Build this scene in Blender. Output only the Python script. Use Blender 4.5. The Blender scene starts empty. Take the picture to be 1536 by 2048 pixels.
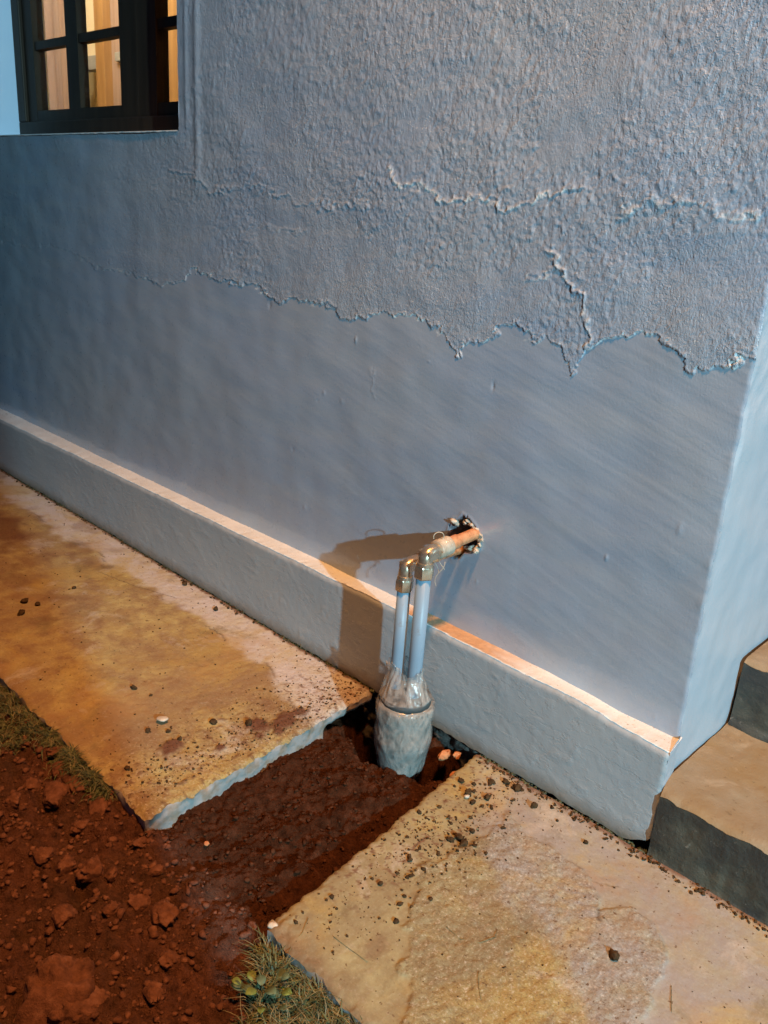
import bpy, bmesh, math, random
import numpy as np
from mathutils import Vector, Matrix

random.seed(7)
SC = bpy.context.scene
COL = SC.collection

# ------------------------------------------------------------------ camera
# phone held one metre above the paving, looking down at the foot of the wall
cam_d = bpy.data.cameras.new("camera")
cam = bpy.data.objects.new("camera", cam_d)
COL.objects.link(cam)
R0 = Vector((0.7150437, 0.6956731, 0.0689304))
R1 = Vector((0.2808962, -0.1956188, -0.9395907))
R2 = Vector((-0.6401639, 0.6912107, -0.3352879))
M = Matrix((( R0.x, -R1.x, -R2.x, 0), (R0.y, -R1.y, -R2.y, 0), (R0.z, -R1.z, -R2.z, 1.0), (0, 0, 0, 1)))
cam.matrix_world = M
cam_d.sensor_fit = 'VERTICAL'
cam_d.sensor_height = 24.0
cam_d.lens = 24.0 * 1650 / 2048
cam_d.clip_start = 0.02
cam_d.clip_end = 500
SC.camera = cam

# ------------------------------------------------------------------ light
SC.view_settings.view_transform = 'Standard'
SC.view_settings.look = 'None'
SC.view_settings.exposure = 0.0
SC.view_settings.gamma = 1.0
world = bpy.data.worlds.new("World")
SC.world = world
world.use_nodes = True
wn = world.node_tree
bg = wn.nodes['Background']
sky = wn.nodes.new('ShaderNodeTexSky')
sky.sky_type = 'NISHITA'
sky.sun_disc = False
sky.sun_elevation = math.radians(4.0)
sky.sun_rotation = math.radians(0)
sky.ozone_density = 5.0
sky.dust_density = 0.3
wn.links.new(sky.outputs[0], bg.inputs[0])
bg.inputs[1].default_value = 0.04


def lamp(name, kind, loc, color, power, radius):
    d = bpy.data.lights.new(name, kind)
    d.color = color
    d.energy = power
    d.shadow_soft_size = radius
    o = bpy.data.objects.new(name, d)
    COL.objects.link(o)
    o.location = loc
    return o


LA = Vector((3.10, -0.54, 2.02))        # cool white yard light, off to the right
LB = Vector((0.25, 0.30, 4.4))        # amber lamp under the eaves
lamp("cool_yard_light", 'POINT', LA, (0.44, 0.84, 1.0), 1190, 0.03)
lb = lamp("amber_eave_light", 'SPOT', LB, (1.0, 0.42, 0.12), 1200, 0.20)
lb.data.spot_size = math.radians(66)
lb.data.spot_blend = 1.0
lb.rotation_euler = (Vector((-0.62, 0.95, 0.0)) - LB).to_track_quat('-Z', 'Y').to_euler()
lamp("room_light", 'POINT', (-3.7, 1.72, 2.45), (1.0, 0.90, 0.74), 44, 0.08)

# ------------------------------------------------------------------ noise
def _hash(ix, iy, iz, seed):
    h = (ix.astype(np.int64) * 374761393 + iy.astype(np.int64) * 668265263 + iz.astype(np.int64) * 2147483647 + seed * 1274126177) & 0xFFFFFFFF
    h = ((h ^ (h >> 13)) * 1274126177) & 0xFFFFFFFF
    h = (h ^ (h >> 16)) & 0xFFFFFF
    return h / float(0xFFFFFF)


def noise2(x, y, seed=0):
    x = np.asarray(x, float); y = np.asarray(y, float)
    x, y = np.broadcast_arrays(x, y)
    ix = np.floor(x); iy = np.floor(y)
    fx = x - ix; fy = y - iy
    ux = fx * fx * fx * (fx * (fx * 6 - 15) + 10); uy = fy * fy * fy * (fy * (fy * 6 - 15) + 10)
    z = np.zeros_like(ix)

    def g(ox, oy):
        a = _hash(ix + ox, iy + oy, z, seed) * 2 * np.pi
        return np.cos(a) * (fx - ox) + np.sin(a) * (fy - oy)
    a = g(0, 0); b = g(1, 0); c = g(0, 1); d = g(1, 1)
    return (a + (b - a) * ux + (c - a) * uy + (a - b - c + d) * ux * uy) * 1.4


def fbm(x, y, octv=4, seed=0, gain=0.5):
    s = 0; a = 1.0; f = 1.0
    for i in range(octv):
        s = s + a * noise2(x * f + 17.3 * i, y * f - 9.1 * i, seed + i)
        a *= gain; f *= 2.03
    return s


def worley(x, y, seed=0):
    """distance to the nearest and second nearest jittered point"""
    x = np.asarray(x, float); y = np.asarray(y, float)
    x, y = np.broadcast_arrays(x, y)
    ix = np.floor(x); iy = np.floor(y)
    z = np.zeros_like(ix)
    d1 = np.full(x.shape, 9.0); d2 = np.full(x.shape, 9.0); idv = np.zeros(x.shape)
    for ox in (-1, 0, 1):
        for oy in (-1, 0, 1):
            px = ix + ox + _hash(ix + ox, iy + oy, z, seed)
            py = iy + oy + _hash(ix + ox, iy + oy, z, seed + 5)
            d = np.hypot(x - px, y - py)
            c = _hash(ix + ox, iy + oy, z, seed + 9)
            m = d < d1
            d2 = np.where(m, d1, np.minimum(d2, d))
            idv = np.where(m, c, idv)
            d1 = np.where(m, d, d1)
    return d1, d2, idv


def sstep(a, b, x):
    t = np.clip((x - a) / (b - a), 0, 1)
    return t * t * (3 - 2 * t)


def polydist(px, py, pts):
    d = np.full(px.shape, 9.0)
    for (x0, y0), (x1, y1) in zip(pts[:-1], pts[1:]):
        vx, vy = x1 - x0, y1 - y0
        t = np.clip(((px - x0) * vx + (py - y0) * vy) / (vx * vx + vy * vy), 0, 1)
        d = np.minimum(d, np.hypot(px - x0 - t * vx, py - y0 - t * vy))
    return d


def inpoly(px, py, pts):
    c = np.zeros(px.shape, bool)
    n = len(pts)
    for i in range(n):
        x0, y0 = pts[i]; x1, y1 = pts[(i + 1) % n]
        if y0 == y1:
            continue
        m = ((y0 > py) != (y1 > py)) & (px < (x1 - x0) * (py - y0) / (y1 - y0) + x0)
        c ^= m
    return c


# ------------------------------------------------------------------ objects
def link(name, me, mats, parent=None):
    o = bpy.data.objects.new(name, me)
    COL.objects.link(o)
    for m in (mats if isinstance(mats, (list, tuple)) else [mats]):
        me.materials.append(m)
    if parent is not None:
        o.parent = parent
        if parent.get('category') == 'house':      # built in world coordinates
            o.matrix_parent_inverse = Matrix.Translation(-parent.location)
    return o


def tag(o, label=None, cat=None, group=None, kind=None):
    if label: o['label'] = label
    if cat: o['category'] = cat
    if group: o['group'] = group
    if kind: o['kind'] = kind
    return o


def empty(name, loc, label=None, cat=None, group=None):
    o = bpy.data.objects.new(name, None)
    COL.objects.link(o)
    o.location = loc
    o.empty_display_size = 0.05
    return tag(o, label, cat, group)


def np_mesh(name, verts, faces, smooth=True, attrs=None):
    """faces: (n,4) or (n,3) int array, or a list of such arrays"""
    if not isinstance(faces, list):
        faces = [faces]
    faces = [np.asarray(f, np.int32) for f in faces if len(f)]
    me = bpy.data.meshes.new(name)
    verts = np.asarray(verts, np.float32)
    me.vertices.add(len(verts))
    me.vertices.foreach_set('co', verts.ravel())
    loops = np.concatenate([f.ravel() for f in faces])
    tot = np.concatenate([np.full(len(f), f.shape[1], np.int32) for f in faces])
    st = np.concatenate([[0], np.cumsum(tot)[:-1]]).astype(np.int32)
    me.loops.add(len(loops))
    me.loops.foreach_set('vertex_index', loops)
    me.polygons.add(len(tot))
    me.polygons.foreach_set('loop_start', st)
    me.polygons.foreach_set('loop_total', tot)
    me.update(calc_edges=True)
    me.polygons.foreach_set('use_smooth', np.full(len(tot), smooth, bool))
    if attrs:
        for k, v in attrs.items():
            a = me.attributes.new(k, 'FLOAT', 'POINT')
            a.data.foreach_set('value', np.asarray(v, np.float32).ravel())
    me.validate()
    return me


def grid_faces(nu, nv, flip=False):
    i = np.arange(nu * nv).reshape(nu, nv)
    a = i[:-1, :-1].ravel(); b = i[1:, :-1].ravel(); c = i[1:, 1:].ravel(); d = i[:-1, 1:].ravel()
    f = np.stack([a, b, c, d], 1)
    return f[:, ::-1] if flip else f


def spaced(*segs):
    """segs: (start, end, step) joined end to end"""
    out = []
    for a, b, s in segs:
        n = max(1, int(round((b - a) / s)))
        out.append(np.linspace(a, b, n, endpoint=False))
    out.append(np.array([segs[-1][1]]))
    return np.concatenate(out)


def tube(points, radii, n=20, cap=True):
    """closed tube along points; returns verts, faces list"""
    P = [Vector(p) for p in points]
    if not isinstance(radii, (list, tuple)):
        radii = [radii] * len(P)
    V = []; F = []
    ref = None
    for i, p in enumerate(P):
        t = (P[min(i + 1, len(P) - 1)] - P[max(i - 1, 0)]).normalized()
        if ref is None:
            ref = Vector((0, 0, 1)) if abs(t.z) < 0.9 else Vector((1, 0, 0))
            u = t.cross(ref).normalized()
        else:
            u = (u - t * u.dot(t)).normalized()
        w = t.cross(u)
        for k in range(n):
            a = 2 * math.pi * k / n
            V.append(p + (u * math.cos(a) + w * math.sin(a)) * radii[i])
    for i in range(len(P) - 1):
        for k in range(n):
            k2 = (k + 1) % n
            F.append((i * n + k, i * n + k2, (i + 1) * n + k2, (i + 1) * n + k))
    if cap:
        V.append(P[0]); V.append(P[-1])
        c0, c1 = len(V) - 2, len(V) - 1
        b = (len(P) - 1) * n
        for k in range(n):
            k2 = (k + 1) % n
            F.append((c0, k2, k)); F.append((c1, b + k, b + k2))
    return V, F


def lathe(cx, cy, prof, n=48, wob=None, hexa=None):
    """prof: (z, r) list around a vertical axis"""
    V = []; F = []
    for j, (z, r) in enumerate(prof):
        for k in range(n):
            a = 2 * math.pi * k / n
            rr = r
            if hexa and hexa[j]:
                s = math.pi / 3
                rr = r * math.cos(s / 2) / math.cos((a % s) - s / 2)
            if wob:
                rr += wob(a, z, j)
            V.append((cx + rr * math.cos(a), cy + rr * math.sin(a), z))
    for j in range(len(prof) - 1):
        for k in range(n):
            k2 = (k + 1) % n
            F.append((j * n + k, j * n + k2, (j + 1) * n + k2, (j + 1) * n + k))
    V.append((cx, cy, prof[0][0])); V.append((cx, cy, prof[-1][0]))
    c0, c1 = len(V) - 2, len(V) - 1
    b = (len(prof) - 1) * n
    for k in range(n):
        k2 = (k + 1) % n
        F.append((c0, k2, k)); F.append((c1, b + k, b + k2))
    return V, F


def vf_mesh(name, V, F, smooth=True, sharp=None):
    me = bpy.data.meshes.new(name)
    me.from_pydata([tuple(v) for v in V], [], [tuple(f) for f in F])
    me.update()
    for p in me.polygons:
        p.use_smooth = smooth
    if sharp:
        me.set_sharp_from_angle(angle=math.radians(sharp))
    return me


def joinvf(parts):
    V = []; F = []
    for v, f in parts:
        o = len(V)
        V += list(v); F += [tuple(i + o for i in q) for q in f]
    return V, F


def boxvf(x0, x1, y0, y1, z0, z1):
    V = [(x0, y0, z0), (x1, y0, z0), (x1, y1, z0), (x0, y1, z0), (x0, y0, z1), (x1, y0, z1), (x1, y1, z1), (x0, y1, z1)]
    F = [(0, 3, 2, 1), (4, 5, 6, 7), (0, 1, 5, 4), (1, 2, 6, 5), (2, 3, 7, 6), (3, 0, 4, 7)]
    return V, F


def box(name, dims, mat, parent=None, bevel=0.0):
    me = vf_mesh(name, *boxvf(*dims), smooth=False)
    if bevel:
        bm = bmesh.new(); bm.from_mesh(me)
        bmesh.ops.bevel(bm, geom=bm.edges[:], offset=bevel, segments=2, affect='EDGES', profile=0.6)
        bm.to_mesh(me); bm.free()
    return link(name, me, mat, parent)


# ------------------------------------------------------------------ materials
class NT:
    def __init__(s, name, rough=0.6, metal=0.0, spec=0.5):
        s.m = bpy.data.materials.new(name)
        s.m.use_nodes = True
        s.t = s.m.node_tree
        s.b = s.t.nodes['Principled BSDF']
        s.b.inputs['Roughness'].default_value = rough
        s.b.inputs['Metallic'].default_value = metal
        s.b.inputs['Specular IOR Level'].default_value = spec
        s.co = s.t.nodes.new('ShaderNodeTexCoord').outputs['Object']

    def n(s, t, **kw):
        o = s.t.nodes.new(t)
        for k, v in kw.items():
            setattr(o, k, v)
        return o

    def mapped(s, scale=(1, 1, 1), rot=(0, 0, 0)):
        mp = s.n('ShaderNodeMapping')
        mp.inputs['Scale'].default_value = scale
        mp.inputs['Rotation'].default_value = rot
        s.t.links.new(s.co, mp.inputs[0])
        return mp.outputs[0]

    def noise(s, scale, detail=4, rough=0.55, vec=None, dist=0.0):
        o = s.n('ShaderNodeTexNoise')
        o.inputs['Scale'].default_value = scale
        o.inputs['Detail'].default_value = detail
        o.inputs['Roughness'].default_value = rough
        o.inputs['Distortion'].default_value = dist
        s.t.links.new(vec if vec is not None else s.co, o.inputs['Vector'])
        return o.outputs['Fac']

    def voro(s, scale, feature='F1', vec=None, out='Distance'):
        o = s.n('ShaderNodeTexVoronoi', feature=feature)
        o.inputs['Scale'].default_value = scale
        s.t.links.new(vec if vec is not None else s.co, o.inputs['Vector'])
        return o.outputs[out]

    def ramp(s, fac, stops, interp='LINEAR'):
        o = s.n('ShaderNodeValToRGB')
        cr = o.color_ramp
        cr.interpolation = interp
        while len(cr.elements) < len(stops):
            cr.elements.new(0.5)
        for e, (p, c) in zip(cr.elements, stops):
            e.position = p
            if not isinstance(c, (tuple, list)):
                c = (c, c, c)
            e.color = (*c, 1)
        s.t.links.new(fac, o.inputs[0])
        return o.outputs[0]

    def attr(s, name):
        o = s.n('ShaderNodeAttribute')
        o.attribute_name = name
        return o.outputs['Fac']

    def mix(s, fac, a, b, mode='MIX'):
        o = s.n('ShaderNodeMix', data_type='RGBA', blend_type=mode)
        for inp, v in ((o.inputs[0], fac), (o.inputs[6], a), (o.inputs[7], b)):
            if isinstance(v, (int, float)):
                inp.default_value = v
            elif isinstance(v, (tuple, list)):
                inp.default_value = (*v, 1)
            else:
                s.t.links.new(v, inp)
        return o.outputs[2]

    def math(s, op, a, b=0.0, c=None):
        o = s.n('ShaderNodeMath', operation=op)
        for i, v in enumerate((a, b, c)):
            if v is None:
                continue
            if isinstance(v, (int, float)):
                o.inputs[i].default_value = v
            else:
                s.t.links.new(v, o.inputs[i])
        return o.outputs[0]

    def color(s, c):
        if isinstance(c, (tuple, list)):
            s.b.inputs['Base Color'].default_value = (*c, 1)
        else:
            s.t.links.new(c, s.b.inputs['Base Color'])
        return s

    def set(s, k, v):
        if isinstance(v, (int, float)):
            s.b.inputs[k].default_value = v
        elif isinstance(v, (tuple, list)):
            s.b.inputs[k].default_value = (*v, 1) if len(v) == 3 else v
        else:
            s.t.links.new(v, s.b.inputs[k])
        return s

    def bump(s, h, strength=0.5, dist=0.002):
        o = s.n('ShaderNodeBump')
        o.inputs['Strength'].default_value = strength
        o.inputs['Distance'].default_value = dist
        s.t.links.new(h, o.inputs['Height'])
        s.t.links.new(o.outputs[0], s.b.inputs['Normal'])
        return s


def sep(nt, axis):
    o = nt.n('ShaderNodeSeparateXYZ')
    nt.t.links.new(nt.co, o.inputs[0])
    return o.outputs[axis]


# painted plaster of the front wall
w = NT("front_wall_paint", 0.38, spec=0.5)
w.set("Coat Weight", 0.8)
w.set("Coat Roughness", 0.13)
base = w.ramp(w.noise(1.6, 4), [(0.3, (0.235, 0.315, 0.43)), (0.7, (0.305, 0.36, 0.42))])
streak = w.noise(1.0, 4, vec=w.mapped((5, 5, 40), (0, math.radians(-14), 0)))
base = w.mix(w.ramp(streak, [(0.40, 0.0), (0.75, 0.45)]), base, (0.33, 0.38, 0.42))
glint = w.math('MULTIPLY', w.ramp(w.noise(240, 3, 0.6), [(0.62, 0.0), (0.69, 0.8)]), w.ramp(w.noise(7, 3), [(0.42, 0.1), (0.6, 1.0)]))  # white flecks painted in as glints on the rough plaster
base = w.mix(w.math('MULTIPLY', glint, w.attr('rough')), base, (0.62, 0.62, 0.6))
grime = w.ramp(w.noise(1.0, 5, 0.65, vec=w.mapped((9, 9, 3.5))), [(0.55, 0.0), (0.75, 0.22)])
base = w.mix(grime, base, (0.22, 0.22, 0.21))
base = w.mix(w.attr('pale'), base, (0.74, 0.77, 0.76))
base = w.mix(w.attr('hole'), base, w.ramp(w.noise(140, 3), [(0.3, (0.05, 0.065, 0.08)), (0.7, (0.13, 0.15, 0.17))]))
w.color(base)
w.set('Roughness', w.ramp(w.noise(60, 3), [(0.3, 0.24), (0.7, 0.45)]))
fine = w.noise(300, 4, 0.6, vec=w.mapped((1, 1, 0.6)))
isl = w.ramp(w.noise(105, 3, 0.6), [(0.49, 0.0), (0.56, 1.0)])
isl2 = w.ramp(w.noise(170, 2, 0.6, vec=w.mapped((1, 1, 0.7))), [(0.56, 0.0), (0.62, 1.0)])
pm = w.ramp(w.noise(4.0, 4, 0.6), [(0.44, 0.08), (0.56, 1.0)])
isl = w.math('MULTIPLY', w.math('ADD', isl, w.math('MULTIPLY', isl2, 0.8)), w.math('MULTIPLY', pm, w.attr('rough')))
fineb = w.math('MULTIPLY_ADD', isl, 0.24, w.math('MULTIPLY', fine, w.math('MULTIPLY_ADD', w.attr('rough'), 0.7, 0.22)))
stro = w.noise(1.0, 3, vec=w.mapped((14, 14, 260), (0, math.radians(-17), 0)))
skin = w.ramp(w.noise(1.0, 6, 0.62, vec=w.mapped((7, 7, 16), (0, math.radians(-17), 0))), [(0.505, 0.0), (0.515, 1.0)])
skin2 = w.ramp(w.noise(1.0, 5, 0.6, vec=w.mapped((15, 15, 30), (0.4, math.radians(-30), 0))), [(0.60, 0.0), (0.61, 1.0)])
smask = w.ramp(w.noise(1.9, 3), [(0.42, 0.0), (0.6, 1.0)])
hh = w.math('MULTIPLY_ADD', w.math('MULTIPLY', stro, smask), 0.055, fineb)
hh = w.math('MULTIPLY_ADD', w.math('ADD', skin, skin2), 0.035, hh)
w.bump(hh, 0.6, 0.0026)
M_WALL = w.m

s_ = NT("side_wall_paint", 0.42)
s_.color(s_.ramp(s_.noise(4, 4), [(0.3, (0.35, 0.385, 0.44)), (0.7, (0.38, 0.41, 0.455))]))
s_.bump(s_.noise(160, 4), 0.35, 0.0015)
M_SIDE = s_.m
rv_ = NT("lit_reveal_paint", 0.45)
rv_.color(rv_.ramp(rv_.noise(5, 4), [(0.3, (0.52, 0.60, 0.74)), (0.7, (0.58, 0.65, 0.76))]))  # lighter than the walls: lamplight on the jambs put in the colour
rv_.bump(rv_.noise(90, 4), 0.3, 0.002)
M_REVEAL = rv_.m

p_ = NT("plinth_paint", 0.42)
pb = p_.ramp(p_.noise(7, 5), [(0.3, (0.29, 0.345, 0.385)), (0.7, (0.33, 0.37, 0.39))])
low = p_.ramp(p_.math('ADD', sep(p_, 2), p_.math('MULTIPLY', p_.noise(35, 4), 0.03)), [(0.016, 0.85), (0.050, 0.0)])
pb = p_.mix(low, pb, (0.19, 0.155, 0.11))
spl = p_.ramp(p_.noise(85, 4, 0.7), [(0.66, 0.0), (0.72, 0.45)])
pb = p_.mix(spl, pb, (0.24, 0.21, 0.17))
p_.color(pb)
pk = p_.ramp(p_.noise(1.0, 6, 0.62, vec=p_.mapped((9, 9, 22), (0, math.radians(28), 0))), [(0.50, 0.0), (0.512, 1.0)])
pk2 = p_.ramp(p_.noise(1.0, 5, 0.65, vec=p_.mapped((22, 22, 40), (0.3, math.radians(35), 0))), [(0.58, 0.0), (0.59, 1.0)])
p_.bump(p_.math('MULTIPLY_ADD', p_.math('ADD', pk, pk2), 0.75, p_.noise(260, 4, 0.7)), 0.4, 0.0012)
M_PLINTH = p_.m

l_ = NT("cream_ledge_paint", 0.55)
lb_ = l_.ramp(l_.noise(14, 5), [(0.3, (0.56, 0.61, 0.63)), (0.7, (0.65, 0.70, 0.72))])
spk = l_.ramp(l_.noise(130, 4, 0.7), [(0.62, 0.0), (0.67, 0.75)])
lb_ = l_.mix(spk, lb_, (0.22, 0.15, 0.08))
lb_ = l_.mix(l_.attr('shade_patch'), lb_, l_.ramp(l_.noise(70, 4), [(0.35, (0.40, 0.22, 0.09)), (0.65, (0.52, 0.30, 0.13))]))
l_.color(lb_)
l_.bump(l_.noise(160, 4, 0.7), 0.5, 0.002)
M_LEDGE = l_.m


def concrete(name, grey, tan, brown):
    c = NT(name, 0.8, spec=0.3)
    big = c.noise(3.2, 6, 0.62)
    mid = c.noise(17, 6, 0.65)
    fin = c.noise(210, 5, 0.7)
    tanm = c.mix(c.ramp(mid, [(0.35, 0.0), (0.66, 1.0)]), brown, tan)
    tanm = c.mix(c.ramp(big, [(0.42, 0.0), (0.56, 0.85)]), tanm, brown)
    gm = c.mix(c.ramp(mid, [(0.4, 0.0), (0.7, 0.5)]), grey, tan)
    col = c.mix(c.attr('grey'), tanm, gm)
    col = c.mix(c.ramp(c.noise(4.3, 6, 0.68, dist=0.6), [(0.50, 0.0), (0.62, 0.55)]), col, (0.36, 0.27, 0.08))
    col = c.mix(c.ramp(c.noise(7.5, 6, 0.7, dist=0.4), [(0.57, 0.0), (0.68, 0.6)]), col, (0.40, 0.38, 0.34))
    col = c.mix(c.ramp(c.noise(9.5, 6, 0.7, dist=0.5), [(0.56, 0.0), (0.70, 0.6)]), col, (0.13, 0.10, 0.05))
    gr = c.math('MULTIPLY_ADD', c.attr('rough'), 0.8, 0.2)
    col = c.mix(c.math('MULTIPLY', c.ramp(fin, [(0.34, 0.7), (0.47, 0.0)]), gr), col, (0.12, 0.085, 0.05))
    col = c.mix(c.math('MULTIPLY', c.ramp(fin, [(0.55, 0.0), (0.67, 0.5)]), gr), col, (0.56, 0.53, 0.46))
    speck = c.ramp(c.noise(95, 4, 0.65), [(0.64, 0.0), (0.67, 0.85)])
    col = c.mix(speck, col, (0.10, 0.06, 0.03))
    rs = c.ramp(c.noise(6, 6, 0.65), [(0.54, 0.0), (0.70, 0.55)])
    col = c.mix(rs, col, (0.30, 0.18, 0.07))
    col = c.mix(c.attr('dirt'), col, c.ramp(fin, [(0.3, (0.07, 0.03, 0.018)), (0.7, (0.16, 0.075, 0.04))]))
    col = c.mix(c.attr('crack'), col, (0.07, 0.05, 0.035))
    c.color(col)
    h = c.math('MULTIPLY_ADD', c.noise(330, 4, 0.7), c.math('MULTIPLY_ADD', c.attr('rough'), 1.9, 0.25), c.math('MULTIPLY', mid, 0.6))
    c.bump(h, 0.6, 0.0022)
    return c.m


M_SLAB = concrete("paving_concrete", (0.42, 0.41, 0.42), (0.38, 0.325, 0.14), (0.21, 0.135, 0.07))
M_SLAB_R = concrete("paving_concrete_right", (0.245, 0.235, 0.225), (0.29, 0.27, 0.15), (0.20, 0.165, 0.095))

c_ = NT("cut_concrete", 0.75)
c_.color(c_.mix(c_.ramp(c_.noise(40, 5), [(0.45, 0.0), (0.62, 0.7)]), (0.34, 0.315, 0.30), (0.27, 0.18, 0.11)))
c_.bump(c_.noise(110, 5, 0.7), 0.5, 0.003)
M_CUT = c_.m

t_ = NT("tread_screed", 0.7)
tcol = (t_.mix(t_.ramp(t_.noise(9, 6, 0.6), [(0.38, 0.0), (0.64, 1.0)]), t_.ramp(t_.noise(30, 4), [(0.3, (0.19, 0.16, 0.105)), (0.7, (0.23, 0.20, 0.14))]), (0.20, 0.145, 0.07)))
tcol = t_.mix(t_.ramp(t_.noise(13, 6, 0.7, dist=0.6), [(0.58, 0.0), (0.70, 0.5)]), tcol, (0.34, 0.30, 0.22))
tcol = t_.mix(t_.ramp(t_.noise(70, 5, 0.7), [(0.60, 0.0), (0.68, 0.6)]), tcol, (0.09, 0.065, 0.035))
t_.color(tcol)
t_.bump(t_.math('MULTIPLY_ADD', t_.noise(24, 5, 0.65), 2.0, t_.noise(170, 5, 0.7)), 0.5, 0.0022)
M_TREAD = t_.m

r_ = NT("riser_dark_paint", 0.5)
rb = r_.mix(r_.ramp(r_.noise(14, 5), [(0.4, 0.0), (0.65, 1.0)]), (0.030, 0.034, 0.032), (0.075, 0.078, 0.060))
rb = r_.mix(r_.ramp(r_.noise(60, 5, 0.72), [(0.62, 0.0), (0.70, 0.5)]), rb, (0.3, 0.28, 0.24))
r_.color(rb)
r_.bump(r_.math('MULTIPLY_ADD', r_.noise(22, 4, 0.6), 2.0, r_.noise(120, 5, 0.7)), 0.7, 0.003)
M_RISER = r_.m

so = NT("red_soil", 1.0, spec=0.02)
sc_ = so.ramp(so.noise(46, 6, 0.8), [(0.32, (0.040, 0.018, 0.012)), (0.5, (0.128, 0.055, 0.036)), (0.72, (0.21, 0.092, 0.060))])
sc_ = so.mix(so.ramp(so.noise(7, 4), [(0.42, 0.0), (0.68, 0.6)]), sc_, (0.075, 0.045, 0.028))
sc_ = so.mix(so.ramp(so.noise(260, 2, 0.6), [(0.73, 0.0), (0.77, 0.8)]), sc_, (0.30, 0.20, 0.13))
sc_ = so.mix(so.attr('trench_shade'), sc_, so.ramp(so.noise(45, 6, 0.7), [(0.3, (0.026, 0.010, 0.005)), (0.55, (0.085, 0.032, 0.016)), (0.75, (0.15, 0.058, 0.032))]))
so.color(sc_)
so.bump(so.math('MULTIPLY_ADD', so.noise(95, 6, 0.75), 1.2, so.noise(380, 3, 0.7)), 1.0, 0.006)
M_SOIL = so.m

cl = NT("soil_clod", 1.0, spec=0.03)
cl.color(cl.ramp(cl.noise(60, 5, 0.65), [(0.3, (0.07, 0.031, 0.020)), (0.55, (0.15, 0.066, 0.042)), (0.75, (0.21, 0.105, 0.072))]))
cl.bump(cl.noise(200, 5, 0.7), 0.8, 0.004)
M_CLOD = cl.m

cd = NT("dark_crumb", 0.95, spec=0.15)
cd.color(cd.ramp(cd.noise(120, 4), [(0.3, (0.026, 0.016, 0.008)), (0.7, (0.075, 0.045, 0.02))]))
cd.bump(cd.noise(300, 4), 0.7, 0.002)
M_DARK = cd.m

pe = NT("pebble_stone", 0.5)
pe.color(pe.ramp(pe.noise(120, 4), [(0.3, (0.36, 0.31, 0.24)), (0.7, (0.50, 0.45, 0.37))]))
M_PEBBLE = pe.m

rk = NT("foundation_rubble", 0.85)
rk.color(rk.ramp(rk.noise(45, 5, 0.7), [(0.35, (0.02, 0.018, 0.016)), (0.6, (0.08, 0.07, 0.06)), (0.75, (0.2, 0.12, 0.07))]))
rk.bump(rk.noise(90, 5), 1.0, 0.006)
M_RUBBLE = rk.m


def grass_mat(name, a, b):
    g = NT(name, 0.65)
    g.color(g.ramp(g.noise(60, 3), [(0.35, a), (0.65, b)]))
    g.set('Subsurface Weight', 0.0)
    return g.m


M_GRASS = grass_mat("dry_turf", (0.022, 0.036, 0.012), (0.085, 0.10, 0.035))
M_STRAW = grass_mat("dead_blades", (0.10, 0.085, 0.04), (0.22, 0.19, 0.09))
M_LEAF = grass_mat("weed_leaf", (0.08, 0.12, 0.02), (0.17, 0.21, 0.04))
M_LEAFD = grass_mat("weed_leaf_dark", (0.035, 0.06, 0.03), (0.08, 0.11, 0.05))
M_MOSS = grass_mat("moss", (0.02, 0.028, 0.012), (0.07, 0.075, 0.03))

br = NT("brass", 0.24, metal=0.85)
br.color(br.ramp(br.noise(90, 3), [(0.3, (0.52, 0.45, 0.34)), (0.7, (0.58, 0.51, 0.40))]))
br.set('Roughness', br.ramp(br.noise(120, 3), [(0.3, 0.2), (0.7, 0.38)]))
M_BRASS = br.m

cp = NT("copper_pipe_metal", 0.34, metal=0.45)
cp.color(cp.ramp(cp.noise(70, 5, 0.65), [(0.3, (0.36, 0.15, 0.06)), (0.5, (0.75, 0.36, 0.17)), (0.75, (0.86, 0.52, 0.28))]))
cp.set('Roughness', cp.ramp(cp.noise(130, 3), [(0.3, 0.25), (0.7, 0.55)]))
M_COPPER = cp.m

tp = NT("sealing_tape", 0.5)
tp.color(tp.ramp(tp.noise(90, 3), [(0.3, (0.30, 0.25, 0.18)), (0.7, (0.46, 0.42, 0.34))]))
tp.set('Coat Weight', 0.4)
tp.bump(tp.noise(1.0, 3, vec=tp.mapped((60, 900, 60))), 0.4, 0.001)
M_TAPE = tp.m

pv = NT("pale_blue_pipe", 0.42, spec=0.35)
pcol = (pv.ramp(pv.noise(1, 3, vec=pv.mapped((60, 60, 4))), [(0.3, (0.18, 0.27, 0.36)), (0.7, (0.21, 0.30, 0.38))]))
pcol = pv.mix(pv.ramp(pv.noise(70, 5, 0.7), [(0.58, 0.0), (0.70, 0.4)]), pcol, (0.16, 0.12, 0.09))
pv.color(pv.mix(pv.ramp(pv.noise(1.0, 3, vec=pv.mapped((300, 300, 6))), [(0.66, 0.0), (0.70, 0.35)]), pcol, (0.34, 0.38, 0.40)))
M_PVC = pv.m

fo = NT("sleeve_foam_under_film", 0.3)
fcol = fo.ramp(fo.noise(28, 5, 0.6, dist=0.8), [(0.3, (0.17, 0.165, 0.15)), (0.55, (0.22, 0.215, 0.195)), (0.75, (0.29, 0.28, 0.255))])
fo.color(fcol)
fo.set('Coat Weight', 0.7)
fo.set('Coat Roughness', 0.15)
fo.bump(fo.noise(1.0, 4, 0.6, vec=fo.mapped((26, 26, 60), (0.35, 0.3, 0)), dist=1.2), 0.45, 0.005)
M_FOAM = fo.m

bf = NT("foam_end", 0.7)
bf.color((0.07, 0.07, 0.068))
M_FOAMEND = bf.m

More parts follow.
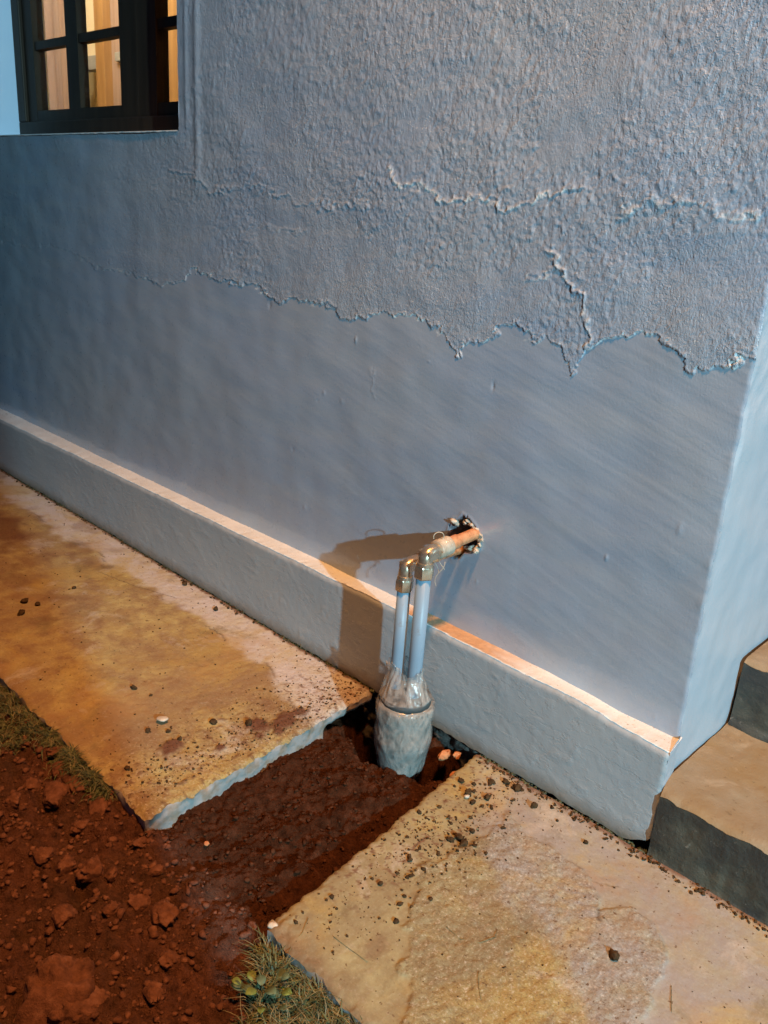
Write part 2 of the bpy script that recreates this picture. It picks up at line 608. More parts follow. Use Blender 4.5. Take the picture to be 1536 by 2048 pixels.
fi = NT("clear_film", 0.08, spec=0.8)
fi.color((0.46, 0.45, 0.42))
fi.set('Alpha', fi.ramp(fi.noise(1.0, 4, 0.6, vec=fi.mapped((45, 45, 22)), dist=1.2), [(0.38, 0.06), (0.66, 0.5)]))
fi.bump(fi.noise(1.0, 4, 0.6, vec=fi.mapped((60, 60, 30)), dist=1.2), 0.55, 0.005)
M_FILM = fi.m

wd = NT("window_dark_wood", 0.55, spec=0.2)
wd.color(wd.ramp(wd.noise(1, 4, vec=wd.mapped((40, 40, 3))), [(0.3, (0.020, 0.012, 0.007)), (0.7, (0.036, 0.022, 0.013))]))
wd.bump(wd.noise(90, 3), 0.2, 0.001)
M_WOOD = wd.m

gl = NT("window_glass", 0.03)
gl.color((0.95, 0.97, 0.97))
gl.set('Transmission Weight', 1.0)
gl.set('IOR', 1.1)
M_GLASS = gl.m

cu = NT("curtain_cloth", 0.85)
cu.color(cu.ramp(cu.noise(1, 3, vec=cu.mapped((25, 25, 2))), [(0.3, (0.34, 0.24, 0.20)), (0.7, (0.46, 0.35, 0.30))]))
M_CURTAIN = cu.m
rw = NT("room_plaster", 0.8)
rw.color(rw.ramp(rw.noise(3, 3), [(0.3, (0.60, 0.45, 0.20)), (0.7, (0.72, 0.56, 0.28))]))
M_ROOM = rw.m
rf = NT("pale_room_wall", 0.8)
rf.color((0.85, 0.78, 0.6))
M_ROOMPALE = rf.m
dw = NT("honey_wood", 0.5)
dw.color(dw.ramp(dw.noise(1, 4, vec=dw.mapped((30, 30, 2))), [(0.3, (0.36, 0.20, 0.08)), (0.7, (0.5, 0.31, 0.13))]))
M_HONEY = dw.m
pl = NT("pier_render", 0.8)
pl.color(pl.ramp(pl.noise(9, 5), [(0.3, (0.3, 0.32, 0.34)), (0.7, (0.4, 0.42, 0.43))]))
pl.bump(pl.noise(80, 5), 0.6, 0.004)
M_PIER = pl.m

# ------------------------------------------------------------------ the house
BOUND = [(-3.3, 0.83), (-3.086, 0.825), (-2.846, 0.825), (-2.663, 0.846), (-2.484, 0.822), (-2.408, 0.8), (-2.233, 0.801), (-2.049, 0.785), (-1.951, 0.802), (-1.892, 0.839), (-1.771, 0.828), (-1.688, 0.82), (-1.639, 0.827), (-1.534, 0.797), (-1.481, 0.81), (-1.429, 0.807), (-1.371, 0.815), (-1.297, 0.784), (-1.275, 0.794), (-1.196, 0.817), (-1.113, 0.818), (-1.059, 0.81), (-1.017, 0.778), (-0.992, 0.761), (-0.986, 0.783), (-0.946, 0.793), (-0.914, 0.816), (-0.867, 0.838), (-0.837, 0.821), (-0.795, 0.816), (-0.762, 0.804), (-0.738, 0.765), (-0.727, 0.801), (-0.699, 0.834), (-0.656, 0.85), (-0.605, 0.856), (-0.57, 0.845), (-0.548, 0.829), (-0.525, 0.808), (-0.493, 0.821), (-0.445, 0.841), (-0.40, 0.845)]
RIDGES = [([(-1.206, 1.09), (-1.179, 1.061), (-1.114, 1.063), (-1.061, 1.034), (-1.015, 1.047), (-0.952, 1.044), (-0.917, 1.026), (-0.872, 1.044), (-0.834, 1.059), (-0.773, 1.066), (-0.753, 1.059)], 0.0026, 0.9),
          ([(-0.699, 1.033), (-0.635, 1.052), (-0.572, 1.053), (-0.541, 1.047), (-0.516, 1.033), (-0.488, 1.036), (-0.44, 1.05)], 0.0022, 0.5),
          ([(-1.99, 1.077), (-1.888, 1.067), (-1.803, 1.029), (-1.673, 1.047), (-1.598, 1.046), (-1.518, 1.027), (-1.458, 1.014), (-1.377, 1.017), (-1.258, 1.02)], 0.0022, 0.2),
          ([(-0.819, 0.968), (-0.799, 0.937), (-0.762, 0.92), (-0.74, 0.894), (-0.727, 0.855), (-0.717, 0.823)], 0.0035, 0.6),
          ([(-0.863, 0.919), (-0.823, 0.927), (-0.796, 0.936)], 0.002, 0.6),
          ([(-1.605, 0.959), (-1.523, 0.959), (-1.455, 0.96)], 0.0016, 0.2),
          ([(-1.221, 0.695), (-1.205, 0.634)], 0.0008, 0.1)]
HOLE = [(-0.972, 0.416), (-0.967, 0.433), (-0.950, 0.441), (-0.942, 0.452), (-0.923, 0.449), (-0.906, 0.437), (-0.899, 0.413), (-0.893, 0.396), (-0.903, 0.386), (-0.918, 0.379), (-0.931, 0.372), (-0.940, 0.358), (-0.957, 0.352), (-0.974, 0.361), (-0.979, 0.385)]
WX0, WX1, WZ0, WZ1 = -3.10, -1.945, 1.168, 2.25     # window opening
CX = -0.432                                          # corner of the house
YW = 1.25

house = empty("house", (-2.0, YW, 0), "blue grey plastered house with cream ledge above its plinth, lit window", "house")

xs = spaced((-6.0, -3.12, 0.03), (-3.12, WX0, 0.01), (WX0, -1.98, 0.006), (-1.98, WX1, 0.005), (WX1, -1.3, 0.0035), (-1.3, CX, 0.0019))
zs = spaced((0.170, 0.60, 0.003), (0.60, 1.10, 0.0019), (1.10, WZ0, 0.0024), (WZ0, 1.62, 0.0032), (1.62, WZ1, 0.03), (WZ1, 3.0, 0.05))
X, Z = np.meshgrid(xs, zs, indexing='ij')
bx = np.array([p[0] for p in BOUND]); bz = np.array([p[1] for p in BOUND])
wx = X + 0.012 * fbm(X * 40, Z * 40, 3, 3)
wz = Z + 0.012 * fbm(X * 38, Z * 55, 4, 5)
edge = wz - np.interp(wx, bx, bz)
up = sstep(-0.0015, 0.0025, edge)
fade = 0.35 + 0.65 * sstep(-2.6, -1.5, X)
patch = sstep(0.0, 0.30, fbm(X * 3.2, Z * 3.2, 3, 11) + 0.55 * sstep(0.9, 1.5, Z) + 0.25 * sstep(-1.6, -0.9, X) - 0.1)
coarse = fbm(X * 42, Z * 30, 4, 21, 0.6)
peb = fbm(X * 85, Z * 75, 3, 31, 0.65)
sp_ = np.maximum(0, fbm(X * 105 + 20 * Z, Z * 85, 2, 45, 0.5) - 0.25) * sstep(-0.1, 0.4, fbm(X * 5, Z * 6, 2, 46))
drop = np.maximum(0, fbm(X * 62 + 16 * Z, Z * 52 - 10 * X, 3, 41, 0.6) + 0.05) ** 1.2 * (0.5 + 0.9 * np.abs(fbm(X * 9, Z * 9, 2, 43)))
h = 0.0035 * fbm(X * 2.1, Z * 2.6, 3, 1)
h = h + 0.0016 * fbm(X * 7, Z * 9, 2, 2)
ang = math.radians(-17)
U = X * math.cos(ang) + Z * math.sin(ang); Vv = -X * math.sin(ang) + Z * math.cos(ang)
h = h + (1 - up) * 0.00028 * fbm(U * 3.5, Vv * 55, 3, 51) * (0.4 + 0.6 * sstep(-1.6, -0.6, X))
h = h + up * 0.0009 * fade + up * fade * 0.0006 * fbm(X * 17, Z * 20, 3, 47, 0.55)
h = h + up * fade * (0.0004 * coarse + (0.08 + 1.15 * patch) * (0.0006 * peb + 0.0010 * drop))
lip = np.exp(-((edge - 0.003) / 0.0017) ** 2)
h = h + lip * (0.0009 + 0.0012 * np.abs(fbm(X * 60, Z * 60, 2, 61))) * fade
lipp = np.exp(-((edge - 0.0002) / 0.0021) ** 2)
pale = lipp * 0.85 * sstep(0.0, 0.5, fbm(X * 25, Z * 25, 2, 66) + 0.25) * fade  # plaster lip lightened in the colour, as if catching the lamp
for pts, hgt, pw in RIDGES:
    d = polydist(wx, wz, pts)
    along = 0.6 + 0.6 * np.abs(fbm(X * 22, Z * 22, 2, 71))
    h = h + 0.8 * hgt * np.exp(-(d / 0.0040) ** 2) * along
    # pale band below the ridge: light caught by its edge, painted in
    dl = polydist(wx, wz + 0.0016, pts)
    pale = np.maximum(pale, pw * np.exp(-(dl / 0.0032) ** 2) * sstep(-0.35, 0.25, fbm(X * 45, Z * 45, 3, 73)))
# moulding like ripple beside the window
h = h + 0.003 * np.exp(-((X - (-1.865)) / 0.012) ** 2) * sstep(1.0, 1.12, Z) + 0.002 * np.exp(-((X + 1.91) / 0.008) ** 2) * sstep(1.12, 1.2, Z)
# small pimples and scars on the smooth coat
rs = np.random.RandomState(4)
for _ in range(20):
    px, pz = rs.uniform(-2.4, CX), rs.uniform(0.21, 0.85)
    r = rs.uniform(0.0015, 0.005)
    i0, i1 = np.searchsorted(xs, [px - 4 * r, px + 4 * r]); j0, j1 = np.searchsorted(zs, [pz - 9 * r, pz + 9 * r])
    sx, sz = X[i0:i1, j0:j1] - px, Z[i0:i1, j0:j1] - pz
    el = rs.uniform(0.6, 2.6)
    h[i0:i1, j0:j1] += rs.choice([-1, 1], p=[.3, .7]) * rs.uniform(0.0006, 0.0016) * np.exp(-(sx / r) ** 2 - (sz / (r * el)) ** 2)
# broken hole where the pipes leave the wall
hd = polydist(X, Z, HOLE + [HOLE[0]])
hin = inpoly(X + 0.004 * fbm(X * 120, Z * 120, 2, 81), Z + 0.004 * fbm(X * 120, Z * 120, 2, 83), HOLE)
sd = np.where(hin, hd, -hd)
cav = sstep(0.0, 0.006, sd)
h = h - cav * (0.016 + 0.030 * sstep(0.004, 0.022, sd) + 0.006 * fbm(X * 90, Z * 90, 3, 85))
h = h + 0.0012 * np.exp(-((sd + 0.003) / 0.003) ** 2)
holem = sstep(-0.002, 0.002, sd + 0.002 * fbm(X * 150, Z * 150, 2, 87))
# corner rounded
h = h - 0.002 * np.clip(1 - (CX - X) / 0.006, 0, 1) ** 2 + 0.0010 * fbm(Z * 30, Z * 0 + 2, 3, 91) * sstep(0.02, 0, CX - X)
Xc = X + 0.0022 * fbm(Z * 28, X * 0 + 5, 4, 93) * sstep(0.01, 0, CX - X)
batter = 0.016 * np.clip(Z - 0.2, 0, 1.2)
Xc = Xc - (batter + 0.003) * np.clip((X + 0.9) / 0.45, 0, 1) ** 2
V = np.stack([Xc, YW - h, Z], -1).reshape(-1, 3)
F = grid_faces(len(xs), len(zs))
xc = (xs[:-1] + xs[1:]) / 2; zc = (zs[:-1] + zs[1:]) / 2
keep = ~((xc[:, None] > WX0) & (xc[:, None] < WX1) & (zc[None, :] > WZ0) & (zc[None, :] < WZ1))
F = F[keep.ravel()]
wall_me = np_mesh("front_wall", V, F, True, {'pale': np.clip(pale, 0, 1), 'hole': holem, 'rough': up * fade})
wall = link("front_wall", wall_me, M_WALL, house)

# reveal round the window, its paint lightened to carry the lamplight
D = 0.13
rv = []
rv.append(([(WX0, YW - 0.001, WZ0), (WX0, YW + D, WZ0), (WX0, YW + D, WZ1), (WX0, YW - 0.001, WZ1)], [(0, 1, 2, 3)]))
rv.append(([(WX1, YW - 0.001, WZ0), (WX1, YW + D + .07, WZ0), (WX1, YW + D + .07, WZ1), (WX1, YW - 0.001, WZ1)], [(3, 2, 1, 0)]))
rv.append(([(WX0, YW - 0.001, WZ0), (WX1, YW - 0.001, WZ0), (WX1, YW + D + .07, WZ0), (WX0, YW + D + .07, WZ0)], [(0, 1, 2, 3)]))
rv.append(([(WX0, YW - 0.001, WZ1), (WX1, YW - 0.001, WZ1), (WX1, YW + D + .07, WZ1), (WX0, YW + D + .07, WZ1)], [(3, 2, 1, 0)]))
link("window_reveal", vf_mesh("window_reveal", *joinvf(rv), smooth=False), M_REVEAL, house)
# thin pale strip along the sill, a painted highlight on the plaster edge
ns = 120
sx = np.linspace(-3.10, WX1, ns)
sv = []; sf = []
for i, x in enumerate(sx):
    t = 0.0022 + 0.0012 * float(fbm(np.array(x * 40.), np.array(1.), 3, 5))
    sv += [(x, YW - 0.004, WZ0 - t), (x, YW - 0.0055, WZ0 + 0.001), (x, YW + 0.02, WZ0 + 0.0015)]
for i in range(ns - 1):
    a = i * 3
    sf += [(a, a + 3, a + 4, a + 1), (a + 1, a + 4, a + 5, a + 2)]
link("sill_edge", vf_mesh("sill_edge", sv, sf), M_LEDGE, house)

# side wall round the corner
ys = spaced((YW, 1.9, 0.005), (1.9, 4.2, 0.05)); zs2 = spaced((0.0, 1.1, 0.006), (1.1, 3.0, 0.05))
Yg, Zg = np.meshgrid(ys, zs2, indexing='ij')
hs = 0.003 * fbm(Yg * 6, Zg * 6, 3, 101) + 0.0012 * fbm(Yg * 40, Zg * 40, 3, 102) * sstep(0.7, 0.8, Zg)
edgew = sstep(0.012, 0, Yg - YW)
yc_ = np.interp(Zg, zs, YW - h[-1]) - YW
V = np.stack([CX - 0.003 - 0.016 * np.clip(Zg - 0.2, 0, 1.2) + hs * (1 - edgew) + 0.0022 * fbm(Zg * 28, Yg * 0 + 5, 4, 93) * edgew, Yg + yc_ * edgew, Zg], -1).reshape(-1, 3)
link("side_wall", np_mesh("side_wall", V, grid_faces(len(ys), len(zs2))), M_SIDE, house)

# plinth with its cream sloping ledge
YP = 1.189; ZP = 0.196
ZTOP_X = [-6, -3.1, -1.8, -1.05, -0.6, -0.5, -0.42]; ZTOP = [0.196, 0.196, 0.210, 0.217, 0.213, 0.204, 0.200]
ZBK_X = [-6, -3.2, -1.87, -1.33, -0.7, -0.54, -0.43]; ZBK = [0.206, 0.206, 0.205, 0.2075, 0.203, 0.193, 0.195]
px_ = spaced((-6.0, -2.6, 0.02), (-2.6, -1.5, 0.006), (-1.5, -0.423, 0.003))
pz_ = spaced((0.0, ZP, 0.0035))
Xp, Zp = np.meshgrid(px_, pz_, indexing='ij')
topw = np.interp(px_, ZTOP_X, ZTOP) - ZP + 0.0020 * fbm(px_ * 9, px_ * 0, 3, 111) + 0.0014 * fbm(px_ * 55, px_ * 0 + 3, 3, 112)
hp = 0.0022 * fbm(Xp * 3, Zp * 6, 2, 113) + 0.0003 * np.abs(fbm(Xp * 9 + Zp * 8, Zp * 18, 3, 114)) + 0.00025 * fbm(Xp * 60, Zp * 60, 3, 115)
an = math.radians(-38)
Up = Xp * math.cos(an) + Zp * math.sin(an); Vp = -Xp * math.sin(an) + Zp * math.cos(an)
fl = fbm(Up * 9, Vp * 34, 2, 116)
hp = hp + 0.0003 * sstep(0.50, 0.53, fl) + 0.0005 * sstep(0.50, 0.53, fbm(Xp * 16, Zp * 30, 2, 117))
k = np.clip(1 - (ZP - Zp) / 0.009, 0, 1)
hp = hp - 0.006 * k ** 2
cor = np.clip(1 - (-0.423 - Xp) / 0.007, 0, 1)
hp = hp - 0.003 * cor ** 2
zlift = 0.028 * np.clip(1 - (-0.423 - Xp) / 0.05, 0, 1) ** 2 * np.clip(1 - Zp / 0.06, 0, 1)
Zq = Zp + zlift + topw[:, None] * (Zp / ZP) + 0.004 * fbm(Xp * 30, Zp * 0, 2, 118) * np.clip(1 - Zp / 0.03, 0, 1)
V = np.stack([Xp + 0.002 * fbm(Zp * 40, Zp * 0, 3, 119) * cor, YP - hp, Zq], -1).reshape(-1, 3)
link("plinth", np_mesh("plinth", V, grid_faces(len(px_), len(pz_))), M_PLINTH, house)
# ledge: from the plinth's top edge back to the wall
nb = 14
T = np.linspace(0, 1, nb)
y0 = YP - hp[:, -1]; z0 = Zq[:, -1]
XL, TL = np.meshgrid(px_, T, indexing='ij')
front = y0[:, None] - 0.0018 - 0.0007 * fbm(XL * 30, TL * 0, 3, 120)
YL = front + (YW + 0.012 - front) * TL
ZL = z0[:, None] * (1 - TL) ** 2 + np.interp(XL, ZBK_X, ZBK) * (1 - (1 - TL) ** 2) + 0.0010 + 0.0006 * fbm(XL * 14, TL * 2, 2, 121) + 0.0018 * fbm(XL * 3, TL * 0.5, 2, 122) * TL
dpt = np.clip(0.78 - XL, -1, 9) * 0
st = sstep(-1.07, -1.02, XL) * (1 - sstep(-0.86, -0.68, XL + 0.03 * fbm(XL * 20, TL * 3, 3, 123)))  # orange patch: shadow from the cool lamp painted onto the ledge
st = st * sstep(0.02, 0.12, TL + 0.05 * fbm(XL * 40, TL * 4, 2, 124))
XL = XL - 0.0095 * TL * np.clip(1 - (-0.423 - XL) / 0.03, 0, 1)
V = np.stack([XL, YL, ZL], -1).reshape(-1, 3)
V2 = np.stack([px_, y0 + 0.0005, z0 - 0.0025 - 0.0015 * np.abs(fbm(px_ * 45, px_ * 0, 3, 125))], -1)
nL = len(px_)
F = grid_faces(nL, nb)
lipf = np.array([(len(V) + i, len(V) + i + 1, (i + 1) * nb, i * nb) for i in range(nL - 1)])
link("ledge", np_mesh("ledge", np.concatenate([V, V2]), np.concatenate([F, lipf]), True, {'shade_patch': np.concatenate([st.ravel() * 0.92, np.zeros(nL)])}), M_LEDGE, house)
# end of the plinth, flush with the side wall, pale blue
ye = spaced((YP + 0.0032, YW + 0.006, 0.004)); ze = spaced((0.03, 0.202, 0.004))
Ye, Ze = np.meshgrid(ye, ze, indexing='ij')
V = np.stack([-0.4225 - (0.0095 * ((Ye - YP) / 0.061)) + 0.0012 * fbm(Ye * 40, Ze * 40, 2, 131), Ye, Ze], -1).reshape(-1, 3)
link("plinth_end", np_mesh("plinth_end", V, grid_faces(len(ye), len(ze))), M_SIDE, house)
# rough foundation under the plinth, seen in the trench
fx = spaced((-1.25, -0.6, 0.004)); fz = spaced((-0.35, 0.004, 0.005))
Xf, Zf = np.meshgrid(fx, fz, indexing='ij')
V = np.stack([Xf, 1.198 + 0.012 * fbm(Xf * 25, Zf * 35, 4, 141) + 0.01 * (-Zf), Zf], -1).reshape(-1, 3)
link("foundation", np_mesh("foundation", V, grid_faces(len(fx), len(fz))), M_RUBBLE, house)

# room behind the window, and wall backs so that its light stays in
RB = 2.42
rm = [boxvf(-6.05, -6.0, YW + 0.221, RB, 0.3, 2.9), boxvf(-1.2, -1.15, YW + 0.221, RB, 0.3, 2.9),
      boxvf(-6.05, -1.15, RB + 0.001, RB + 0.05, 0.3, 2.9), boxvf(-6.05, -1.15, YW + 0.2, RB + 0.05, 2.901, 2.95), boxvf(-6.05, -1.15, YW + 0.2, RB + 0.05, 0.25, 0.299),
      boxvf(-6.05, WX0 - 0.003, YW + D + 0.07, YW + 0.22, 0.3, 2.9), boxvf(WX1 + 0.003, -1.15, YW + D + 0.07, YW + 0.22, 0.3, 2.9),
      boxvf(WX0 - 0.0025, WX1 + 0.0025, YW + D + 0.071, YW + 0.219, 0.301, WZ0 - 0.003), boxvf(WX0 - 0.0025, WX1 + 0.0025, YW + D + 0.071, YW + 0.219, WZ1 + 0.003, 2.899)]
link("room_shell", vf_mesh("room_shell", *joinvf(rm), smooth=False), M_ROOM, house)
link("roof_slab", vf_mesh("roof_slab", *boxvf(-6.2, -0.25, 1.05, 4.4, 3.002, 3.15), smooth=False), M_PIER, house)

# window: frame, sashes with glazing bars, panes
YF = YW + 0.115
win = empty("window", (0, 0, 0))
win.parent = house
win.matrix_parent_inverse = Matrix.Translation(-house.location)


def wb(name, x0, x1, z0, z1, y0=YF, y1=YF + 0.045, bev=0.004, par=win, mat=M_WOOD):
    return box(name, (x0, x1, y0, y1, z0, z1), mat, par, bev)


wb("frame_bottom", WX0 + 0.002, WX1 - 0.002, WZ0 + 0.002, 1.222, YF - 0.012, YF + 0.06)
wb("frame_top", WX0 + 0.002, WX1 - 0.002, WZ1 - 0.06, WZ1 - 0.002, YF - 0.012, YF + 0.06)
wb("frame_side", WX0 + 0.002, -3.045, 1.2225, WZ1 - 0.061, YF - 0.012, YF + 0.06)
wb("frame_side", -2.0, WX1 - 0.002, 1.2225, WZ1 - 0.061, YF - 0.012, YF + 0.06)
# left sash
sash = []
sash.append(boxvf(-3.044, -2.978, YF, YF + 0.04, 1.223, 2.185))
sash.append(boxvf(-2.425, -2.33, YF, YF + 0.04, 1.223, 2.185))
sash.append(boxvf(-2.977, -2.426, YF + 0.001, YF + 0.039, 1.223, 1.256))
sash.append(boxvf(-2.977, -2.426, YF + 0.001, YF + 0.039, 2.15, 2.185))
sash.append(boxvf(-2.755, -2.68, YF + 0.003, YF + 0.036, 1.2565, 2.1495))
for zz in (1.437, 1.63, 1.823, 2.016):
    sash.append(boxvf(-2.977, -2.7555, YF + 0.005, YF + 0.034, zz, zz + 0.024))
    sash.append(boxvf(-2.6795, -2.4255, YF + 0.005, YF + 0.034, zz, zz + 0.024))
s1 = link("sash", vf_mesh("sash", *joinvf(sash), smooth=False), M_WOOD, win)
sash = []
sash.append(boxvf(-2.329, -2.232, YF, YF + 0.04, 1.223, 2.185))
sash.append(boxvf(-2.231, -2.001, YF + 0.001, YF + 0.039, 1.223, 1.256))
sash.append(boxvf(-2.231, -2.001, YF + 0.001, YF + 0.039, 2.15, 2.185))
for zz in (1.437, 1.63, 1.823, 2.016):
    sash.append(boxvf(-2.231, -2.001, YF + 0.005, YF + 0.034, zz, zz + 0.024))
s2 = link("sash", vf_mesh("sash", *joinvf(sash), smooth=False), M_WOOD, win)
for par, x0, x1 in ((s1, -2.976, -2.756), (s1, -2.679, -2.427), (s2, -2.230, -2.002)):
    link("pane", vf_mesh("pane", *boxvf(x0, x1, YF + 0.018, YF + 0.021, 1.258, 2.148), smooth=False), M_GLASS, par)

# what shows through the panes
cx = np.linspace(-5.3, -4.47, 160); cz = np.linspace(0.9, 2.6, 8)
Xq, Zq2 = np.meshgrid(cx, cz, indexing='ij')
V = np.stack([Xq, 2.26 + 0.03 * np.sin(Xq * 47) + 0.014 * np.sin(Xq * 111 + 1), Zq2], -1).reshape(-1, 3)
o = link("curtain", np_mesh("curtain", V, grid_faces(160, 8)), M_CURTAIN)
md = o.modifiers.new("thickness", 'SOLIDIFY'); md.thickness = 0.003
tag(o, "pinkish brown curtain hanging in folds behind the left window pane", "curtain")
dp = Vector((-4.2, 2.3, 0.3))
shelf = empty("door_frame", dp, "honey coloured wooden door frame inside the lit room behind the window", "door frame")


def dbox(name, dims, mat, par):
    d = (dims[0] - dp.x, dims[1] - dp.x, dims[2] - dp.y, dims[3] - dp.y, dims[4] - dp.z, dims[5] - dp.z)
    return box(name, d, mat, par, 0.004)


dbox("post", (-4.25, -4.165, 2.26, 2.33, 0.301, 2.7), M_HONEY, shelf)
dbox("post", (-3.86, -3.40, 2.27, 2.32, 0.301, 2.7), M_HONEY, shelf)
dbox("door_panel", (-4.164, -3.861, 2.30, 2.33, 0.301, 2.6), M_CURTAIN, shelf)
dbox("light_panel", (-4.46, -4.251, 2.32, 2.34, 1.665, 2.6), M_ROOMPALE, shelf)
dbox("cross_rail", (-4.46, -4.251, 2.29, 2.34, 1.60, 1.664), M_PIER, shelf)
dbox("cross_rail", (-4.10, -4.02, 2.28, 2.299, 1.62, 1.66), M_PIER, shelf)

# ------------------------------------------------------------------ ground: red soil sheet out to the horizon
def geo(a, b, s0):
    """points growing from a to b"""
    out = [a]; s = s0; sg = 1 if b > a else -1
    while (b - out[-1]) * sg > 0:
        out.append(out[-1] + sg * s); s *= 1.35
    out[-1] = b
    return out[1:]


gx = np.concatenate([np.array(geo(-2.0, -60, 0.02))[::-1], spaced((-2.0, -1.5, 0.008), (-1.5, -0.45, 0.0028)), geo(-0.45, 60, 0.02)])
gy = np.concatenate([np.array(geo(0.2, -60, 0.02))[::-1], spaced((0.2, 1.24, 0.0028)), geo(1.24, 60, 0.03)])
Xg, Yg = np.meshgrid(gx, gy, indexing='ij')
near = np.clip((2.6 - np.hypot(Xg + 1.0, Yg - 0.7)) / 0.6, 0, 1)
d1, d2, cid = worley(Xg * 22 + 0.6 * fbm(Xg * 14, Yg * 14, 2, 201), Yg * 22 + 0.6 * fbm(Xg * 14, Yg * 14, 2, 202), 203)
e1, e2, eid = worley(Xg * 60 + 0.5 * fbm(Xg * 40, Yg * 40, 2, 204), Yg * 60 + 0.5 * fbm(Xg * 40, Yg * 40, 2, 206), 207)
zg = -0.047 + 0.012 * fbm(Xg * 4, Yg * 4, 3, 205) + 0.018 * sstep(0.66, 0.58, Yg) + 0.014 * np.exp(-((Yg - 0.58) / 0.03) ** 2) * (Xg < -1.08)
loose = 1 - 0.45 * ((Xg > -1.12) & (Xg < -0.7) & (Yg > 0.6))
zg = zg + near * (0.3 + 0.7 * loose) * (0.018 * np.clip(cid - 0.35, 0, 1) * np.clip((d2 - d1) * 2.6, 0, 1) + 0.006 * (eid - 0.3) * np.clip((e2 - e1) * 2.5, 0, 1) - 0.002)
zg = zg + near * (0.0055 * fbm(Xg * 48, Yg * 48, 5, 209, 0.65) + 0.011 * fbm(Xg * 15, Yg * 15, 3, 210))
# deep shadowed pits in the loose soil
for (hx_, hy_, r_x, dp_) in ((-1.215, 0.500, 0.022, 0.030), (-1.195, 0.472, 0.018, 0.022), (-1.34, 0.570, 0.018, 0.02), (-1.01, 0.452, 0.022, 0.032), (-0.985, 0.428, 0.018, 0.028), (-0.905, 0.345, 0.03, 0.05), (-0.86, 0.31, 0.03, 0.045), (-0.73, 0.52, 0.02, 0.03), (-0.70, 0.535, 0.018, 0.03)):
    zg = zg - 1.4 * dp_ * np.exp(-(((Xg - hx_) / r_x) ** 2 + ((Yg - hy_) / (r_x * .7)) ** 2))
# hole dug round the pipes, up to the foundation
hl = sstep(0.012, -0.03, polydist(Xg, Yg, [(-1.075, 1.17), (-1.04, 1.12), (-0.98, 1.095), (-0.91, 1.11), (-0.84, 1.15), (-0.80, 1.17)]) - 0.048 - 0.015 * fbm(Xg * 18, Yg * 18, 3, 211))
zg = zg - 0.19 * hl
zg = zg + 0.004 * ((Xg > -1.10) & (Xg < -0.74) & (Yg > 0.62)) * sstep(0.62, 0.75, Yg)
under = ((Xg < -1.10) | (Xg > -0.72)) & (Yg > 0.625)
zg = np.where(under & (near > 0), np.minimum(zg, -0.06), zg)
zg = np.where((Yg > 1.20) & (hl < 0.02), -0.07, zg)
zg = zg - 0.03 * (1 - near)
trench_shade = sstep(0.58, 0.68, Yg + 0.05 * fbm(Xg * 12, Yg * 12, 3, 213)) * (Xg > -1.3) * (Xg < -0.6)  # shade inside the trench, painted as darker soil
soil = link("soil", np_mesh("soil", np.stack([Xg, Yg, zg], -1).reshape(-1, 3), grid_faces(len(gx), len(gy)), True, {'trench_shade': trench_shade}), M_SOIL)
tag(soil, kind='structure')


def soil_z(x, y):
    i = min(max(np.searchsorted(gx, x), 0), len(gx) - 1); j = min(max(np.searchsorted(gy, y), 0), len(gy) - 1)
    return float(zg[i, j])


